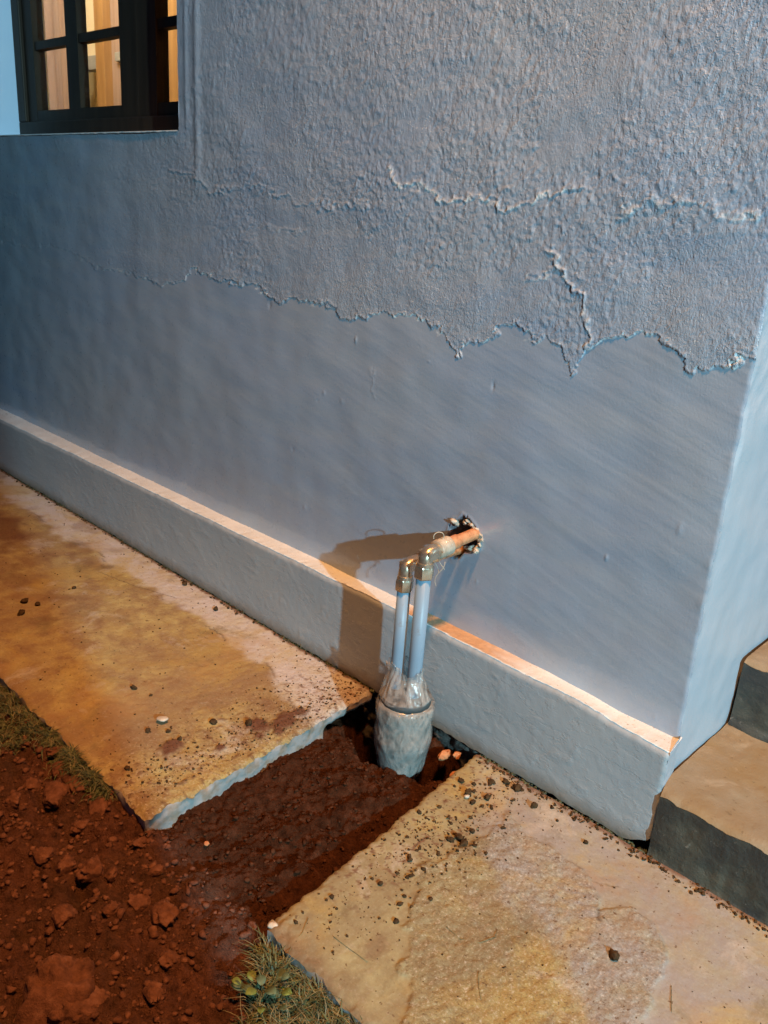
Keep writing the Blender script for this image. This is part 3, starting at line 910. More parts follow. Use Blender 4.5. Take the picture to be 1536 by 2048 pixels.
# ------------------------------------------------------------------ paving slabs
def slab(name, xa, ya, edge_fn, side, feats, mat):
    """xa, ya sample arrays; edge_fn(y) is the x of the cut side ('hi' = cut at its right end)"""
    Xs, Ys = np.meshgrid(xa, ya, indexing='ij')
    # slide the columns so that the last one follows the cut edge
    e = edge_fn(Ys) + 0.006 * fbm(Ys * 24, Ys * 0, 4, 221 if side == 'hi' else 223) + 0.002 * fbm(Ys * 130, Ys * 0, 2, 225)
    if side == 'hi':
        ref = xa[-1]; t = np.clip((Xs - (ref - 0.3)) / 0.3, 0, 1)
    else:
        ref = xa[0]; t = np.clip(((ref + 0.3) - Xs) / 0.3, 0, 1)
    Xs = Xs + (e - ref) * t
    fy = np.clip((ya[0] + 0.12 - Ys) / 0.12, 0, 1)
    Ys = Ys + fy * 0.006 * fbm(Xs * 17, Xs * 0, 4, 227)
    h, at = feats(Xs, Ys)
    ed = np.minimum(np.abs(Xs - e), Ys - ya[0])
    h = h - 0.006 * np.exp(-np.clip(ed, 0, 1) / 0.004) - 0.003 * sstep(0.1, 0.5, fbm(Xs * 40, Ys * 40, 2, 229)) * np.exp(-ed / 0.012)
    top = np.stack([Xs, Ys, h], -1)
    nx, ny = len(xa), len(ya)
    V = [top.reshape(-1, 3)]
    F = [grid_faces(nx, ny)]
    o = link(name, np_mesh(name, V[0], F, True, at), mat)
    tag(o, kind='structure')
    # broken sides
    cuts = []
    col = top[-1] if side == 'hi' else top[0]
    row = top[:, 0]
    for line, ax in ((col, 0), (row, 1)):
        n = len(line); nz = 16
        P = np.zeros((n, nz, 3))
        dz = (0.13 * np.linspace(0, 1, nz) ** 1.5)[None, :]
        ker = np.ones(31) / 31
        pad = np.pad(line, ((15, 15), (0, 0)), mode='reflect', reflect_type='odd')
        sm = np.stack([np.convolve(pad[:, q], ker, 'valid') for q in range(3)], 1)
        wgt = np.exp(-dz / 0.006)[..., None]
        P[:, :, :] = line[:, None, :] * wgt + sm[:, None, :] * (1 - wgt)
        P[:, :, 2] = line[:, None, 2]
        s = np.arange(n)[:, None] * 0.0035
        off = 0.0022 * fbm(s * 22 + dz * 30, dz * 45, 4, 231, 0.6) * np.clip(dz / 0.01, 0, 1) - 0.004 * np.clip(dz / 0.05, 0, 1)
        P[:, :, 2] -= dz
        if ax == 0 and side == 'hi':
            off = off - 0.07 * sstep(0.020, 0.034, dz + 0.006 * fbm(s * 20, dz * 0, 3, 233)) * sstep(1.03, 1.07, line[:, None, 1])
        if ax == 0:
            P[:, :, 0] += off * (1 if side == 'hi' else -1)
        else:
            P[:, :, 1] -= off * (1)
        fl = (ax == 0 and side == 'hi')
        cuts.append((P.reshape(-1, 3), grid_faces(n, nz, flip=not fl)))
    Vc = np.concatenate([c[0] for c in cuts]); Fc = np.concatenate([cuts[0][1], cuts[1][1] + len(cuts[0][0])])
    link("cut_edge", np_mesh("cut_edge", Vc, Fc), M_CUT, o)
    return o, (Xs, Ys, h)


def featL(X, Y):
    h = 0.002 * fbm(X * 5, Y * 5, 3, 241) + 0.0008 * fbm(X * 60, Y * 60, 3, 242, 0.6)
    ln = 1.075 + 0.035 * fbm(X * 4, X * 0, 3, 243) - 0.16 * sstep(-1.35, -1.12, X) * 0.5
    grey = sstep(-0.02, 0.02, Y - ln + 0.02 * fbm(X * 20, Y * 20, 3, 244))  # grey side paints in the reach of the cool lamp
    crack = np.exp(-((Y - ln - 0.006 * fbm(X * 60, Y * 0, 3, 245)) / 0.0018) ** 2) * sstep(-0.1, 0.3, fbm(X * 6, Y * 6, 2, 246)) * 0.8
    cr2 = np.exp(-(polydist(X + 0.01 * fbm(X * 30, Y * 30, 2, 247), Y, [(-2.05, 1.02), (-1.9, 1.05), (-1.76, 1.10)]) / 0.0015) ** 2) * 0.6
    crack = np.maximum(crack, cr2)
    rough = 0.12 + 0.88 * sstep(-1.33, -1.2, X + 0.05 * fbm(X * 9, Y * 9, 3, 248)) * (0.35 + 0.65 * sstep(-1.2, -1.1, X))
    h = h + rough * (0.0016 * fbm(X * 45, Y * 45, 3, 249, 0.6) + 0.0022 * np.maximum(0, fbm(X * 80, Y * 80, 2, 250)))
    h = h - crack * 0.003
    nd = fbm(X * 26, Y * 26, 4, 251, 0.6)
    d = np.zeros_like(X)
    for (x, y, r) in ((-1.192, .733, .022), (-1.205, .745, .014), (-1.137, .905, .036), (-1.118, .955, .03), (-1.105, .925, .022), (-1.134, .803, .012), (-1.128, 1.005, .022), (-1.16, .90, .014)):
        d = np.maximum(d, sstep(0.35, 0.75, np.exp(-(((X - x) ** 2 + (Y - y) ** 2) / r ** 2)) + 0.45 * nd))
    cor = sstep(0.30, 0.55, fbm(X * 70, Y * 70, 3, 252)) * sstep(-1.32, -1.16, X) * sstep(1.15, .8, Y) * 0.8
    gz = sstep(0.28, 0.5, fbm(X * 75, Y * 75, 3, 253)) * sstep(-1.32, -1.18, X) * grey * 0.8
    moss = sstep(0.2, 0.6, np.exp(-(((X + 2.55) / 0.22) ** 2 + ((Y - 0.93) / 0.07) ** 2)) + 0.4 * fbm(X * 12, Y * 12, 3, 254)) * 0.75
    far = sstep(0.15, 0.6, fbm(X * 9, Y * 9, 4, 255)) * sstep(-1.6, -2.1, X) * 0.35
    wallline = sstep(1.172, 1.182, Y + 0.006 * fbm(X * 50, Y * 50, 3, 256)) * 0.9
    dirt = np.maximum.reduce([d, cor * 0.9, gz, moss, wallline, far])
    h = h + 0.004 * d + 0.002 * cor
    return h, {'grey': grey, 'crack': crack, 'dirt': np.clip(dirt, 0, 1), 'rough': rough}


PATCH = [(-0.64, 1.09), (-0.60, 1.06), (-0.534, 1.07), (-0.50, 1.068), (-0.456, 1.055), (-0.43, 1.035), (-0.412, 1.012), (-0.40, 1.03), (-0.374, 1.053), (-0.34, 1.045), (-0.31, 1.026), (-0.29, 0.98), (-0.279, 0.933), (-0.27, 0.80), (-0.25, 0.55)]
PLEFT = [(-0.64, 1.09), (-0.635, 1.0), (-0.66, 0.86), (-0.604, 0.78), (-0.60, 0.754), (-0.565, 0.735), (-0.555, 0.70), (-0.531, 0.693), (-0.50, 0.66), (-0.48, 0.55)]
PPOLY = PATCH + PLEFT[::-1]


def featR(X, Y):
    h = 0.002 * fbm(X * 5, Y * 5, 3, 261) + 0.0006 * fbm(X * 60, Y * 60, 3, 262, 0.6)
    wx = X + 0.010 * fbm(X * 25, Y * 25, 3, 263); wy = Y + 0.010 * fbm(X * 25, Y * 25, 3, 264)
    inn = inpoly(wx, wy, PPOLY)
    dist = polydist(wx, wy, PPOLY)
    sd = np.where(inn, dist, -dist)
    p = sstep(-0.001, 0.004, sd)
    h = h + 0.0032 * p + p * (0.0018 * fbm(X * 70, Y * 70, 3, 265, 0.6) + 0.0014 * fbm(X * 25, Y * 25, 2, 266))
    h = h + 0.0012 * np.exp(-((sd + 0.002) / 0.003) ** 2)
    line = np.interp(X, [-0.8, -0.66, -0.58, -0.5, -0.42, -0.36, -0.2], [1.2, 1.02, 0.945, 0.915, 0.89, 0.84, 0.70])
    grey = sstep(-0.03, 0.03, Y - line + 0.03 * fbm(X * 14, Y * 14, 3, 267))  # edge of the cool lamplight, painted as grey against tan
    crack = np.exp(-(polydist(wx, wy, [(-0.412, 1.012), (-0.405, 0.995), (-0.40, 0.985)]) / 0.0018) ** 2) * 0.9
    crack = np.maximum(crack, 0.5 * np.exp(-(polydist(wx, wy, [(-0.455, 1.056), (-0.43, 1.075), (-0.42, 1.085)]) / 0.0013) ** 2))
    crack = np.maximum(crack, 0.10 * np.exp(-((sd + 0.0005) / 0.0012) ** 2) * sstep(-0.2, 0.3, fbm(X * 12, Y * 12, 2, 268)))
    h = h - 0.002 * crack
    rough = 0.08 + 0.92 * p
    nd = fbm(X * 75, Y * 75, 3, 269, 0.6)
    tr = sstep(-0.60, -0.70, X) * sstep(0.62, 0.8, Y)
    dirt = sstep(0.42, 0.58, nd + 0.25 * np.exp(-(((X + 0.67) / 0.05) ** 2 + ((Y - 0.95) / 0.08) ** 2))) * tr * 0.8
    wl = sstep(1.168, 1.18, Y + 0.008 * fbm(X * 45, Y * 45, 3, 270)) * 0.8
    fr = sstep(0.64, 0.60, Y + 0.015 * fbm(X * 30, Y * 30, 3, 271)) * 0.45
    st = 0.4 * sstep(0.3, 0.8, np.exp(-(((X + .60) / .02) ** 2 + ((Y - .70) / .03) ** 2)) + 0.3 * nd)
    dirt = np.maximum.reduce([dirt, wl, fr, st])
    cn = np.exp(-(((X + 0.725) / 0.03) ** 2 + ((Y - 0.62) / 0.03) ** 2))
    h = h + cn * 0.004 * fbm(X * 55, Y * 55, 3, 272, .6) 
    h = h - 0.02 * np.clip(1 - (np.hypot(X + 0.745, Y - 0.600)) / 0.012, 0, 1)
    return h, {'grey': grey, 'crack': crack, 'dirt': np.clip(dirt, 0, 1), 'rough': rough}


xa = spaced((-8.0, -3.0, 0.05), (-3.0, -2.0, 0.012), (-2.0, -1.07, 0.0032))
ya = spaced((0.593, 1.184, 0.0034))
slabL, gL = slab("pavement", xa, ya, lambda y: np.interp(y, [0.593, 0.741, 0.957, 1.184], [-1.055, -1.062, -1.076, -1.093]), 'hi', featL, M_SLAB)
xa = spaced((-0.76, 0.0, 0.0028), (0.0, 3.0, 0.05))
ya = spaced((0.604, 1.182, 0.0030))
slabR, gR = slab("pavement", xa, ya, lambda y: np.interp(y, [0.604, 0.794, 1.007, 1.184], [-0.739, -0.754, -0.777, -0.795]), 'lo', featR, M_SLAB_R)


def slab_z(x, y):
    G = gL if x < -0.95 else gR
    Xs, Ys, h = G
    j = int(np.argmin(np.abs(Ys[len(Ys) // 2] - y)))
    i = int(np.argmin(np.abs(Xs[:, j] - x)))
    return float(h[i, j])


# ------------------------------------------------------------------ front steps
steps = empty("front_steps", (-0.413, 1.2, 0), "concrete steps with tan treads and dark painted risers beside the house corner", "steps")
SP = Vector((-0.413, 1.2, 0))


def step_mesh(name, y0, y1, z0, z1, parent, seed, xl):
    """one tread (top sheet with worn nose) and one riser"""
    xa = spaced((xl, 0.4, 0.006), (0.4, 2.6, 0.08)); ya = spaced((y0, y1, 0.006))
    Xs, Ys = np.meshgrid(xa, ya, indexing='ij')
    nose = np.clip(1 - (Ys - y0) / 0.014, 0, 1)
    zt = z1 + 0.0018 * fbm(Xs * 8, Ys * 8, 3, seed) - 0.004 * sstep(0.15, 0.4, fbm(Xs * 45, Ys * 45, 3, seed + 5)) * np.clip(1 - (Ys - y0) / 0.02, 0, 1) + 0.0012 * sstep(0.3, 0.4, fbm(Xs * 14, Ys * 14, 4, seed + 6)) - 0.008 * nose ** 2 + 0.003 * fbm(Xs * 30, Ys * 30, 3, seed + 1) * nose
    yy = Ys + 0.003 * fbm(Xs * 22, Xs * 0, 3, seed + 2) * nose
    Xs = Xs - 0.0105 * np.clip((Ys - 1.189) / 0.05, 0, 1) * np.clip(1 - (Xs - xl) / 0.05, 0, 1) * (seed == 301)
    top = np.stack([Xs, yy, zt], -1) - np.array(SP)
    tr = link("tread", np_mesh("tread", top.reshape(-1, 3), grid_faces(len(xa), len(ya))), M_TREAD, parent)
    za = np.linspace(0, 1, 22)
    Xr, Tr = np.meshgrid(xa, za, indexing='ij')
    tz = (zt[:, 0])[:, None]
    Zr = z0 + (tz - z0) * Tr
    Yr = yy[:, 0][:, None] - 0.001 + 0.004 * fbm(Xr * 12, Zr * 20, 3, seed + 3) * (1 - Tr) * Tr * 4 - 0.006 * sstep(0.16, 0.10, Tr)
    ri = np.stack([Xr, Yr, Zr], -1) - np.array(SP)
    # left end of the riser, turning the corner
    e = ri[0]
    e2 = e.copy(); e2[:, 1] += 0.03; e2[:, 0] += 0.001
    n = len(ri.reshape(-1, 3))
    Vr = np.concatenate([ri.reshape(-1, 3), e, e2])
    Fe = grid_faces(2, len(za), flip=True) + n
    link("riser", np_mesh("riser", Vr, np.concatenate([grid_faces(len(xa), len(za)), Fe])), M_RISER, parent)


step_mesh("step", 1.185, 1.492, -0.02, 0.128, steps, 301, -0.4205)
step_mesh("step", 1.484, 1.80, 0.120, 0.270, steps, 311, -0.4285)
step_mesh("step", 1.795, 3.4, 0.262, 0.41, steps, 321, -0.43)

# unseen pier added out of frame to block light; it keeps the yard light off the lawn side
tgt = Vector((-1.07, 0.63, 0))
tt = (1.11 - LA.x) / (tgt.x - LA.x)
ye_ = LA.y + (tgt.y - LA.y) * tt
pier = empty("blocker_pier", (1.0, ye_ - 0.2, -0.05), "square rendered pier added out of view to block the yard light", "pier")
box("shaft", (-0.11, 0.11, -0.2, 0.2, 0.10, 2.9), M_PIER, pier, 0.008)
box("base_block", (-0.15, 0.15, -0.24, 0.2, 0.0, 0.098), M_PIER, pier, 0.008)

# ------------------------------------------------------------------ plumbing
def pipe_set(xc, zc, ztop, yv, rp, label, zc_wall, taped, rad):
    root = empty("water_pipe", (xc, yv, -0.1), label, "water pipe", "water pipes coming out of the wall")
    B = Vector((xc, yv, -0.1))

    def add(name, VF, mat, par=root, sharp=None, smooth=True):
        V, F = VF
        return link(name, vf_mesh(name, [Vector(v) - B for v in V], F, smooth, sharp), mat, par)
    # upright plastic pipe, one slight lean like the photograph's
    add("upright_pipe", tube([(xc, yv, -0.10), (xc, yv, 0.05), (xc, yv, 0.2), (xc, yv, ztop - 0.02)], rp, 40), M_PVC)
    # elbow body: comes up out of the nut, rounds over and runs to the wall
    rb = rad
    pts = [(xc, yv, ztop + 0.004), (xc, yv, zc - 0.016)]
    for a in np.linspace(0, math.pi / 2, 9)[1:]:
        pts.append((xc, yv + 0.014 * (1 - math.cos(a)), zc - 0.014 + 0.014 * math.sin(a)))
    pts += [(xc, yv + 0.030, zc), (xc, yv + 0.036, zc)]
    e = add("elbow_fitting", tube(pts, [rb] * 2 + [rb] * 8 + [rb, rb * 0.94], 28), M_BRASS, sharp=50)
    # flats on the elbow's cheeks
    cheek = boxvf(xc - rb * 1.02, xc + rb * 1.02, yv - 0.006, yv + 0.026, zc - 0.012, zc + 0.006)
    m = vf_mesh("cheek", [Vector(v) - B for v in cheek[0]], cheek[1], False)
    bm = bmesh.new(); bm.from_mesh(m); bmesh.ops.bevel(bm, geom=bm.edges[:], offset=0.002, segments=2, affect='EDGES'); bm.to_mesh(m); bm.free()
    link("cheek", m, M_BRASS, e)
    # compression nut: collar, hexagon and a rolled lower lip
    rn = rp * 1.36
    prof = [(ztop - 0.020, rp * 1.05), (ztop - 0.0195, rn * 0.93), (ztop - 0.017, rn), (ztop + 0.001, rn), (ztop + 0.005, rn * 0.93), (ztop + 0.0065, rn * 0.86), (ztop + 0.012, rn * 0.82), (ztop + 0.0125, rb)]
    add("nut", lathe(xc, yv, prof, 60, hexa=[0, 1, 1, 1, 1, 0, 0, 0]), M_BRASS, e, sharp=25)
    # horizontal run into the wall
    y = yv + 0.034
    slope = (zc_wall - zc) / (1.29 - y)
    zz = lambda yy: zc + slope * (yy - y)

    def run(ylist):
        return [(xc, a, zz(a)) for a, _ in ylist], [r for _, r in ylist]
    col = [(y, rb * 0.9), (y + .001, rb * 1.12), (y + .010, rb * 1.14), (y + .011, rb * 1.05), (y + .022, rb * 1.05), (y + .023, rb * 1.0)]
    p, r = run(col)
    add("adapter", tube(p, r, 32), M_BRASS, sharp=35)
    p, r = run([(y + .018, rp * .82), (y + .020, rp * 1.0), (y + .056, rp * 1.0), (y + .060, rp * .84), (1.32, rp * .84)])
    add("copper_pipe", tube(p, r, 32), M_COPPER, sharp=50)
    if taped:
        rsn = np.random.RandomState(3)
        yy = np.linspace(y - .004, y + .030, 24)
        rr = [rb * 1.20 + 0.0009 * rsn.rand() + 0.0016 * math.sin(i * 0.9) ** 2 for i in range(24)]
        p, r = run(list(zip(yy, rr)))
        t = add("sealing_tape", tube(p, r, 32, cap=True), M_TAPE)
        # loose tape ends and hemp threads
        for k, (dx, dz, ln, rr) in enumerate(((-0.004, 0.024, 0.022, 0.0009), (0.012, -0.02, 0.05, 0.0007), (0.016, 0.004, 0.04, 0.0007), (0.0, -0.018, 0.03, 0.0006))):
            P = []
            for j in range(14):
                u = j / 13
                if k == 0:
                    a = u * 4.6 - 0.9
                    P.append((xc + dx + 0.009 * math.cos(a) * 0.6, y + 0.004 + 0.009 * math.cos(a), zc + dz + 0.009 * math.sin(a)))
                else:
                    P.append((xc + dx + 0.006 * math.sin(u * 5 + k), y - 0.002 + 0.006 * math.sin(u * 3 + k * 2), zc + dz - ln * u))
            add("loose_thread", tube(P, rr, 6), M_TAPE, t)
    return root


pipe_set(-0.905, 0.418, 0.389, 1.10, 0.0142, "right pale blue water pipe with taped brass elbow and copper stub above the trench", 0.427, True, 0.0142)
pipe_set(-0.9495, 0.380, 0.347, 1.098, 0.0132, "left lower pale blue water pipe whose brass elbow is half hidden behind the taped one", 0.372, False, 0.0136)

# insulation sleeve under clear film
FX, FY = -0.917, 1.095
sl = empty("pipe_insulation", (FX, FY, -0.12), "thick grey insulation sleeve wrapped in clear plastic film, standing in the soil hole", "pipe insulation")
nz = 60
prof = []
for i in range(nz):
    t = i / (nz - 1)
    z = -0.13 + 0.230 * t
    r = np.interp(z, [-0.13, -0.09, -0.07, -0.05, -0.02, 0.02, 0.06, 0.096, 0.100], [0.026, 0.029, 0.034, 0.043, 0.050, 0.0545, 0.0550, 0.054, 0.0505])
    prof.append((z, float(r)))


def wobf(a, z, j):
    ca, sa = math.cos(a) * 1.6, math.sin(a) * 1.6
    w1 = float(fbm(np.array(ca * 1.5 + z * 7), np.array(sa * 1.5 + z * 22), 3, 401))
    w2 = float(fbm(np.array(a * 2.0 + z * 35), np.array(z * 60 - a * 3), 2, 403)) * abs(math.sin(a / 2))
    return 0.0030 * w1 + 0.0006 * w2


V, F = lathe(FX, FY, prof, 96, wob=wobf)
O = Vector((FX, FY, -0.12))
link("foam_sleeve", vf_mesh("foam_sleeve", [Vector(v) - O for v in V], F), M_FOAM, sl)
prof2 = [(z, rr + 0.0035 + 0.0015 * math.sin(z * 90)) for z, rr in prof[6:-1]] + [(0.099, 0.0535)]
def wob2(a, z, j):
    return 0.0020 * float(fbm(np.array(math.cos(a) * 2.2 + z * 12), np.array(math.sin(a) * 2.2 - z * 22), 3, 421, 0.5))
V, F = lathe(FX, FY, prof2, 110, wob=wob2)
F = F[:(len(prof2) - 1) * 110]
fw = link("film_wrap", vf_mesh("film_wrap", [Vector(v) - O for v in V], F), M_FILM, sl)
md = fw.modifiers.new("thickness", 'SOLIDIFY'); md.thickness = 0.0004
V, F = lathe(FX, FY, [(0.098, 0.02), (0.0985, 0.0505), (0.111, 0.0505), (0.113, 0.048), (0.1135, 0.02)], 64)
link("foam_end", vf_mesh("foam_end", [Vector(v) - O for v in V], F), M_FOAMEND, sl)
# film bag drawn over the end and gathered round both pipes
pr = [(0.1100, 0.0515), (0.1115, 0.0530), (0.1150, 0.0522), (0.119, 0.0490), (0.124, 0.0475), (0.131, 0.0450), (0.139, 0.0420), (0.147, 0.0385), (0.154, 0.0350), (0.161, 0.0325), (0.167, 0.0320), (0.172, 0.0335)]
V = []; F = []
nk = 120
for j, (z, r) in enumerate(pr):
    g = j / (len(pr) - 1)
    for k in range(nk):
        a = 2 * math.pi * k / nk
        f = 0.0022 * g * math.sin(a * 5 + 2.1 * math.sin(a * 2)) + 0.0012 * math.sin(a * 17 + z * 30 + 3 * math.sin(a * 3)) * g + 0.005 * float(fbm(np.array(math.cos(a) * 3 + z * 14), np.array(math.sin(a) * 3 + z * 30), 3, 411)) * (0.25 + g)
        ex = 1 + 0.22 * g
        V.append((FX - 0.010 * g + (r + f) * math.cos(a) * ex, FY + (r + f) * math.sin(a) * (1 - 0.30 * g), z + (1 - g) ** 2 * (-0.004 + 0.007 * math.cos(a + 0.17) + 0.002 * math.sin(a * 5)) + 0.006 * g * math.sin(a * 3 + 1) + 0.006 * g * g * float(fbm(np.array(math.cos(a) * 6), np.array(math.sin(a) * 6), 3, 415))))
for j in range(len(pr) - 1):
    for k in range(nk):
        k2 = (k + 1) % nk
        F.append((j * nk + k, j * nk + k2, (j + 1) * nk + k2, (j + 1) * nk + k))
fm = link("plastic_film", vf_mesh("plastic_film", [Vector(v) - O for v in V], F), M_FILM, sl)
md = fm.modifiers.new("thickness", 'SOLIDIFY'); md.thickness = 0.0006

# crumbs of broken plaster in and round the hole
def lump(name, loc, r, mat, seed, squash=(1, 1, 1), sub=3, rough=0.35, freq=2.2, parent=None):
    bm = bmesh.new()
    bmesh.ops.create_icosphere(bm, subdivisions=sub, radius=1.0)
    co = np.array([v.co[:] for v in bm.verts])
    n1 = fbm(co[:, 0] * freq + seed * 3.1 + co[:, 2] * 1.3, co[:, 1] * freq - seed * 1.7 - co[:, 2] * 1.1, 3, seed, 0.55)
    n2 = fbm(co[:, 2] * freq * 2.2 + seed, co[:, 0] * freq * 2.2 + co[:, 1] * 2, 3, seed + 7, 0.55)
    s = 1 + rough * n1 + rough * 0.25 * n2
    rk_ = np.random.RandomState(seed)
    for _ in range(7):
        nv = rk_.randn(3); nv /= np.linalg.norm(nv); dcut = rk_.uniform(0.55, 0.9)
        dd = (co * s[:, None]) @ nv
        s = np.where(dd > dcut, s * (dcut + 0.12 * (dd - dcut)) / np.maximum(dd, 1e-6), s)
    for v, k in zip(bm.verts, s):
        v.co = Vector((v.co.x * k * squash[0], v.co.y * k * squash[1], v.co.z * k * squash[2])) * r
    me = bpy.data.meshes.new(name)
    bm.to_mesh(me); bm.free()
    for p in me.polygons:
        p.use_smooth = True
    o = link(name, me, mat, parent)
    o.location = loc
    o.rotation_euler = (random.uniform(-.4, .4), random.uniform(-.4, .4), random.uniform(0, 6.28))
    return o


rub = []
rr_ = random.Random(5)
for k, (x, y, z, r) in enumerate(((-0.958, 1.248, 0.433, 0.0075), (-0.937, 1.252, 0.437, 0.006), (-0.926, 1.25, 0.443, 0.0055), (-0.913, 1.25, 0.440, 0.007), (-0.903, 1.246, 0.434, 0.0055), (-0.896, 1.247, 0.425, 0.005), (-0.892, 1.246, 0.415, 0.0055), (-0.889, 1.246, 0.405, 0.006), (-0.894, 1.244, 0.396, 0.008), (-0.905, 1.243, 0.391, 0.008), (-0.917, 1.246, 0.388, 0.006), (-0.886, 1.25, 0.420, 0.005))):
    o = lump("plaster_crumb", (x, y, z), r, M_PEBBLE, 500 + k, (1.5, 0.6, 0.9), 3, 0.95, 2.8)
    rub.append(o)
bpy.context.view_layer.update()
# join the crumbs (one clinging mass) into one mesh
bm = bmesh.new()
for o in rub:
    t = o.data.copy(); t.transform(o.matrix_world); bm.from_mesh(t); bpy.data.meshes.remove(t)
me = bpy.data.meshes.new("crumbled_plaster")
bm.to_mesh(me); bm.free()
for o in rub:
    bpy.data.objects.remove(o)
o = link("crumbled_plaster", me, M_PEBBLE)
tag(o, "pale crumbled plaster packed round the copper pipe in the wall hole", "plaster", kind='stuff')

# ------------------------------------------------------------------ clods, crumbs, pebbles
CL = [(-0.35, 0.944, .011), (-0.623, 1.134, .009), (-0.718, 1.133, .008), (-0.699, 1.153, .009), (-0.673, 1.155, .011), (-0.703, 1.056, .007), (-0.694, 1.086, .009), (-0.757, 1.088, .008), (-0.723, 1.068, .011), (-0.736, 1.10, .006), (-0.507, 1.126, .006), (-0.659, 0.964, .010), (-0.645, 0.958, .009), (-0.667, 0.951, .007), (-0.683, 0.863, .006), (-0.751, 0.962, .006), (-0.679, 0.788, .006), (-0.572, 1.135, .004), (-0.656, 0.996, .007)]
LR = ["largest round dark clod lying alone on the rough concrete patch",
      "dark clod midway along the plinth foot, right of the three beside the trench mouth",
      "leftmost of the dark clods near the plinth at the top of the right paving",
      "left one of the touching pair of dark clods by the plinth foot",
      "dark clod by the plinth foot, right one of the touching pair",
      "small dark clod left of the white stone chip on the right paving",
      "dark clod right of the white stone chip on the right paving",
      "dark clod nearest the slab edge beside the insulation sleeve, right paving",
      "dark clod resting directly behind the white stone chip on the right paving",
      "tiny dark clod behind the white stone chip, toward the trench corner",
      "small lone dark clod at the plinth foot close to the house corner",
      "biggest lump of the heaped dark clods in the middle of the crumb trail",
      "dark clod on the right of the heap in the middle of the crumb trail",
      "dark clod on the left of the heap in the middle of the crumb trail",
      "small dark clod below the crumb trail near the slab's cut edge",
      "small dark clod beside the slab edge halfway up the crumb trail",
      "lowest small dark clod of the crumb trail on the right paving",
      "pea sized dark clod between plinth and rough concrete patch",
      "small dark clod just above the heap in the crumb trail"]
for k, (x, y, r) in enumerate(CL):
    o = lump("soil_clod", (x, y, slab_z(x, y) + r * 0.40), r * 0.82, M_DARK, 600 + k, (1, 1, 0.8), 3, 0.6)
    tag(o, LR[k], "soil clod", "dark clods scattered on the right paving")
CLL = [(-1.428, 0.786, .008), (-1.214, 0.843, .008), (-1.162, 0.894, .009), (-1.273, 0.728, .006), (-1.245, 0.757, .005), (-1.812, 1.165, .009), (-1.633, 1.141, .008), (-1.965, 0.784, .011), (-1.906, 0.750, .010), (-1.931, 0.800, .008), (-1.966, 0.917, .007), (-1.208, 0.76, .005), (-1.192, 0.636, .006), (-1.383, .80, .004)]
LL = ["dark clod in the middle of the left paving, above the white pebble",
      "dark clod right of the white pebble on the left paving",
      "dark clod beside the red earth smear near the cut slab edge",
      "small dark clod just below left of the white pebble",
      "small dark clod just below right of the white pebble",
      "dark clod lying against the plinth foot on the left paving",
      "lone dark clod on the grey strip of left paving below the plinth",
      "largest dark clod of the far left cluster on the left paving",
      "lowest dark clod of the far left cluster on the left paving",
      "right dark clod of the far left cluster on the left paving",
      "dark clod above and right of the far left cluster, nearer the plinth",
      "tiny dark clod on the left paving between pebble and red smears",
      "small dark clod near the outer corner of the left paving",
      "tiny dark clod above the white pebble, right of a larger clod"]
for k, (x, y, r) in enumerate(CLL):
    o = lump("soil_clod", (x, y, slab_z(x, y) + r * 0.45), r, M_DARK, 640 + k, (1, 1, 0.75), 3, 0.5)
    tag(o, LL[k], "soil clod", "dark clods scattered on the left paving")
CS = [(-0.855, 0.345, .052, 1.0, 0.8), (-0.815, 0.352, .036, 0.8, 0.6), (-1.245, 0.522, .024, 1.3, 0.7), (-1.30, 0.505, .018, 1, .8), (-1.257, 0.452, .014, 1, .8), (-1.245, 0.560, .022, 1.4, .6), (-1.305, 0.555, .016, 1, .8), (-1.027, 0.480, .022, 1.1, .8), (-1.06, 0.452, .016, 1, .8), (-1.10, 0.43, .015, 1, .8), (-0.97, 0.405, .02, 1, .5), (-1.034, 0.575, .014, 1.4, .5), (-1.003, 0.50, .014, 1, .7), (-0.921, 0.503, .016, 1.3, .6), (-0.875, 0.515, .02, 1.4, .5), (-0.959, 0.552, .013, 1.2, .6), (-1.36, 0.575, .02, 1.2, .6), (-1.16, 0.56, .018, 1.3, .6), (-1.14, 0.515, .015, 1.1, .6), (-0.93, .46, .013, 1, .7), (-0.80, .48, .016, 1.1, .6), (-0.76, .43, .014, 1, .6)]
LC = ["biggest red earth clod near the bottom left of the dug soil",
      "flatter red earth clod joined to the right side of the biggest clod",
      "large orange red clod upper left in the dug soil, below the grass",
      "red clod left of the large clod below the grass",
      "red clod at the left frame edge below the grass",
      "flat red clod touching the grass strip along the slab edge",
      "small red clod just under the grass at the left",
      "largest red clod midway down the left side of the dug soil",
      "red clod left of the midway clod in the dug soil",
      "leftmost small red clod midway down the dug soil",
      "flat red clod above the biggest clod in the dug soil",
      "flat red clod just below the left slab's corner tip",
      "red clod in the centre of the dug soil, below the slab corner",
      "wide red clod in the middle of the lower dug soil",
      "flat red clod right of centre in the lower dug soil",
      "small red clod between slab corner and centre clods",
      "topmost red clod at the grass edge on the far left",
      "red clod close to the slab's front edge, above the midway clod",
      "small red clod above the largest midway clod",
      "small red clod left of the wide clod in the lower dug soil",
      "red clod near the bottom, left of the leafy weed",
      "lowest red clod near the bottom frame edge, right of the biggest"]
for k, (x, y, r, sx, sz) in enumerate(CS):
    o = lump("earth_clod", (x, y, soil_z(x, y) + r * 0.05), r * 1.05, M_CLOD, 700 + k, (sx, 1, sz), 4, 0.42)
    tag(o, LC[k], "earth clod", "red earth clods on the dug soil")
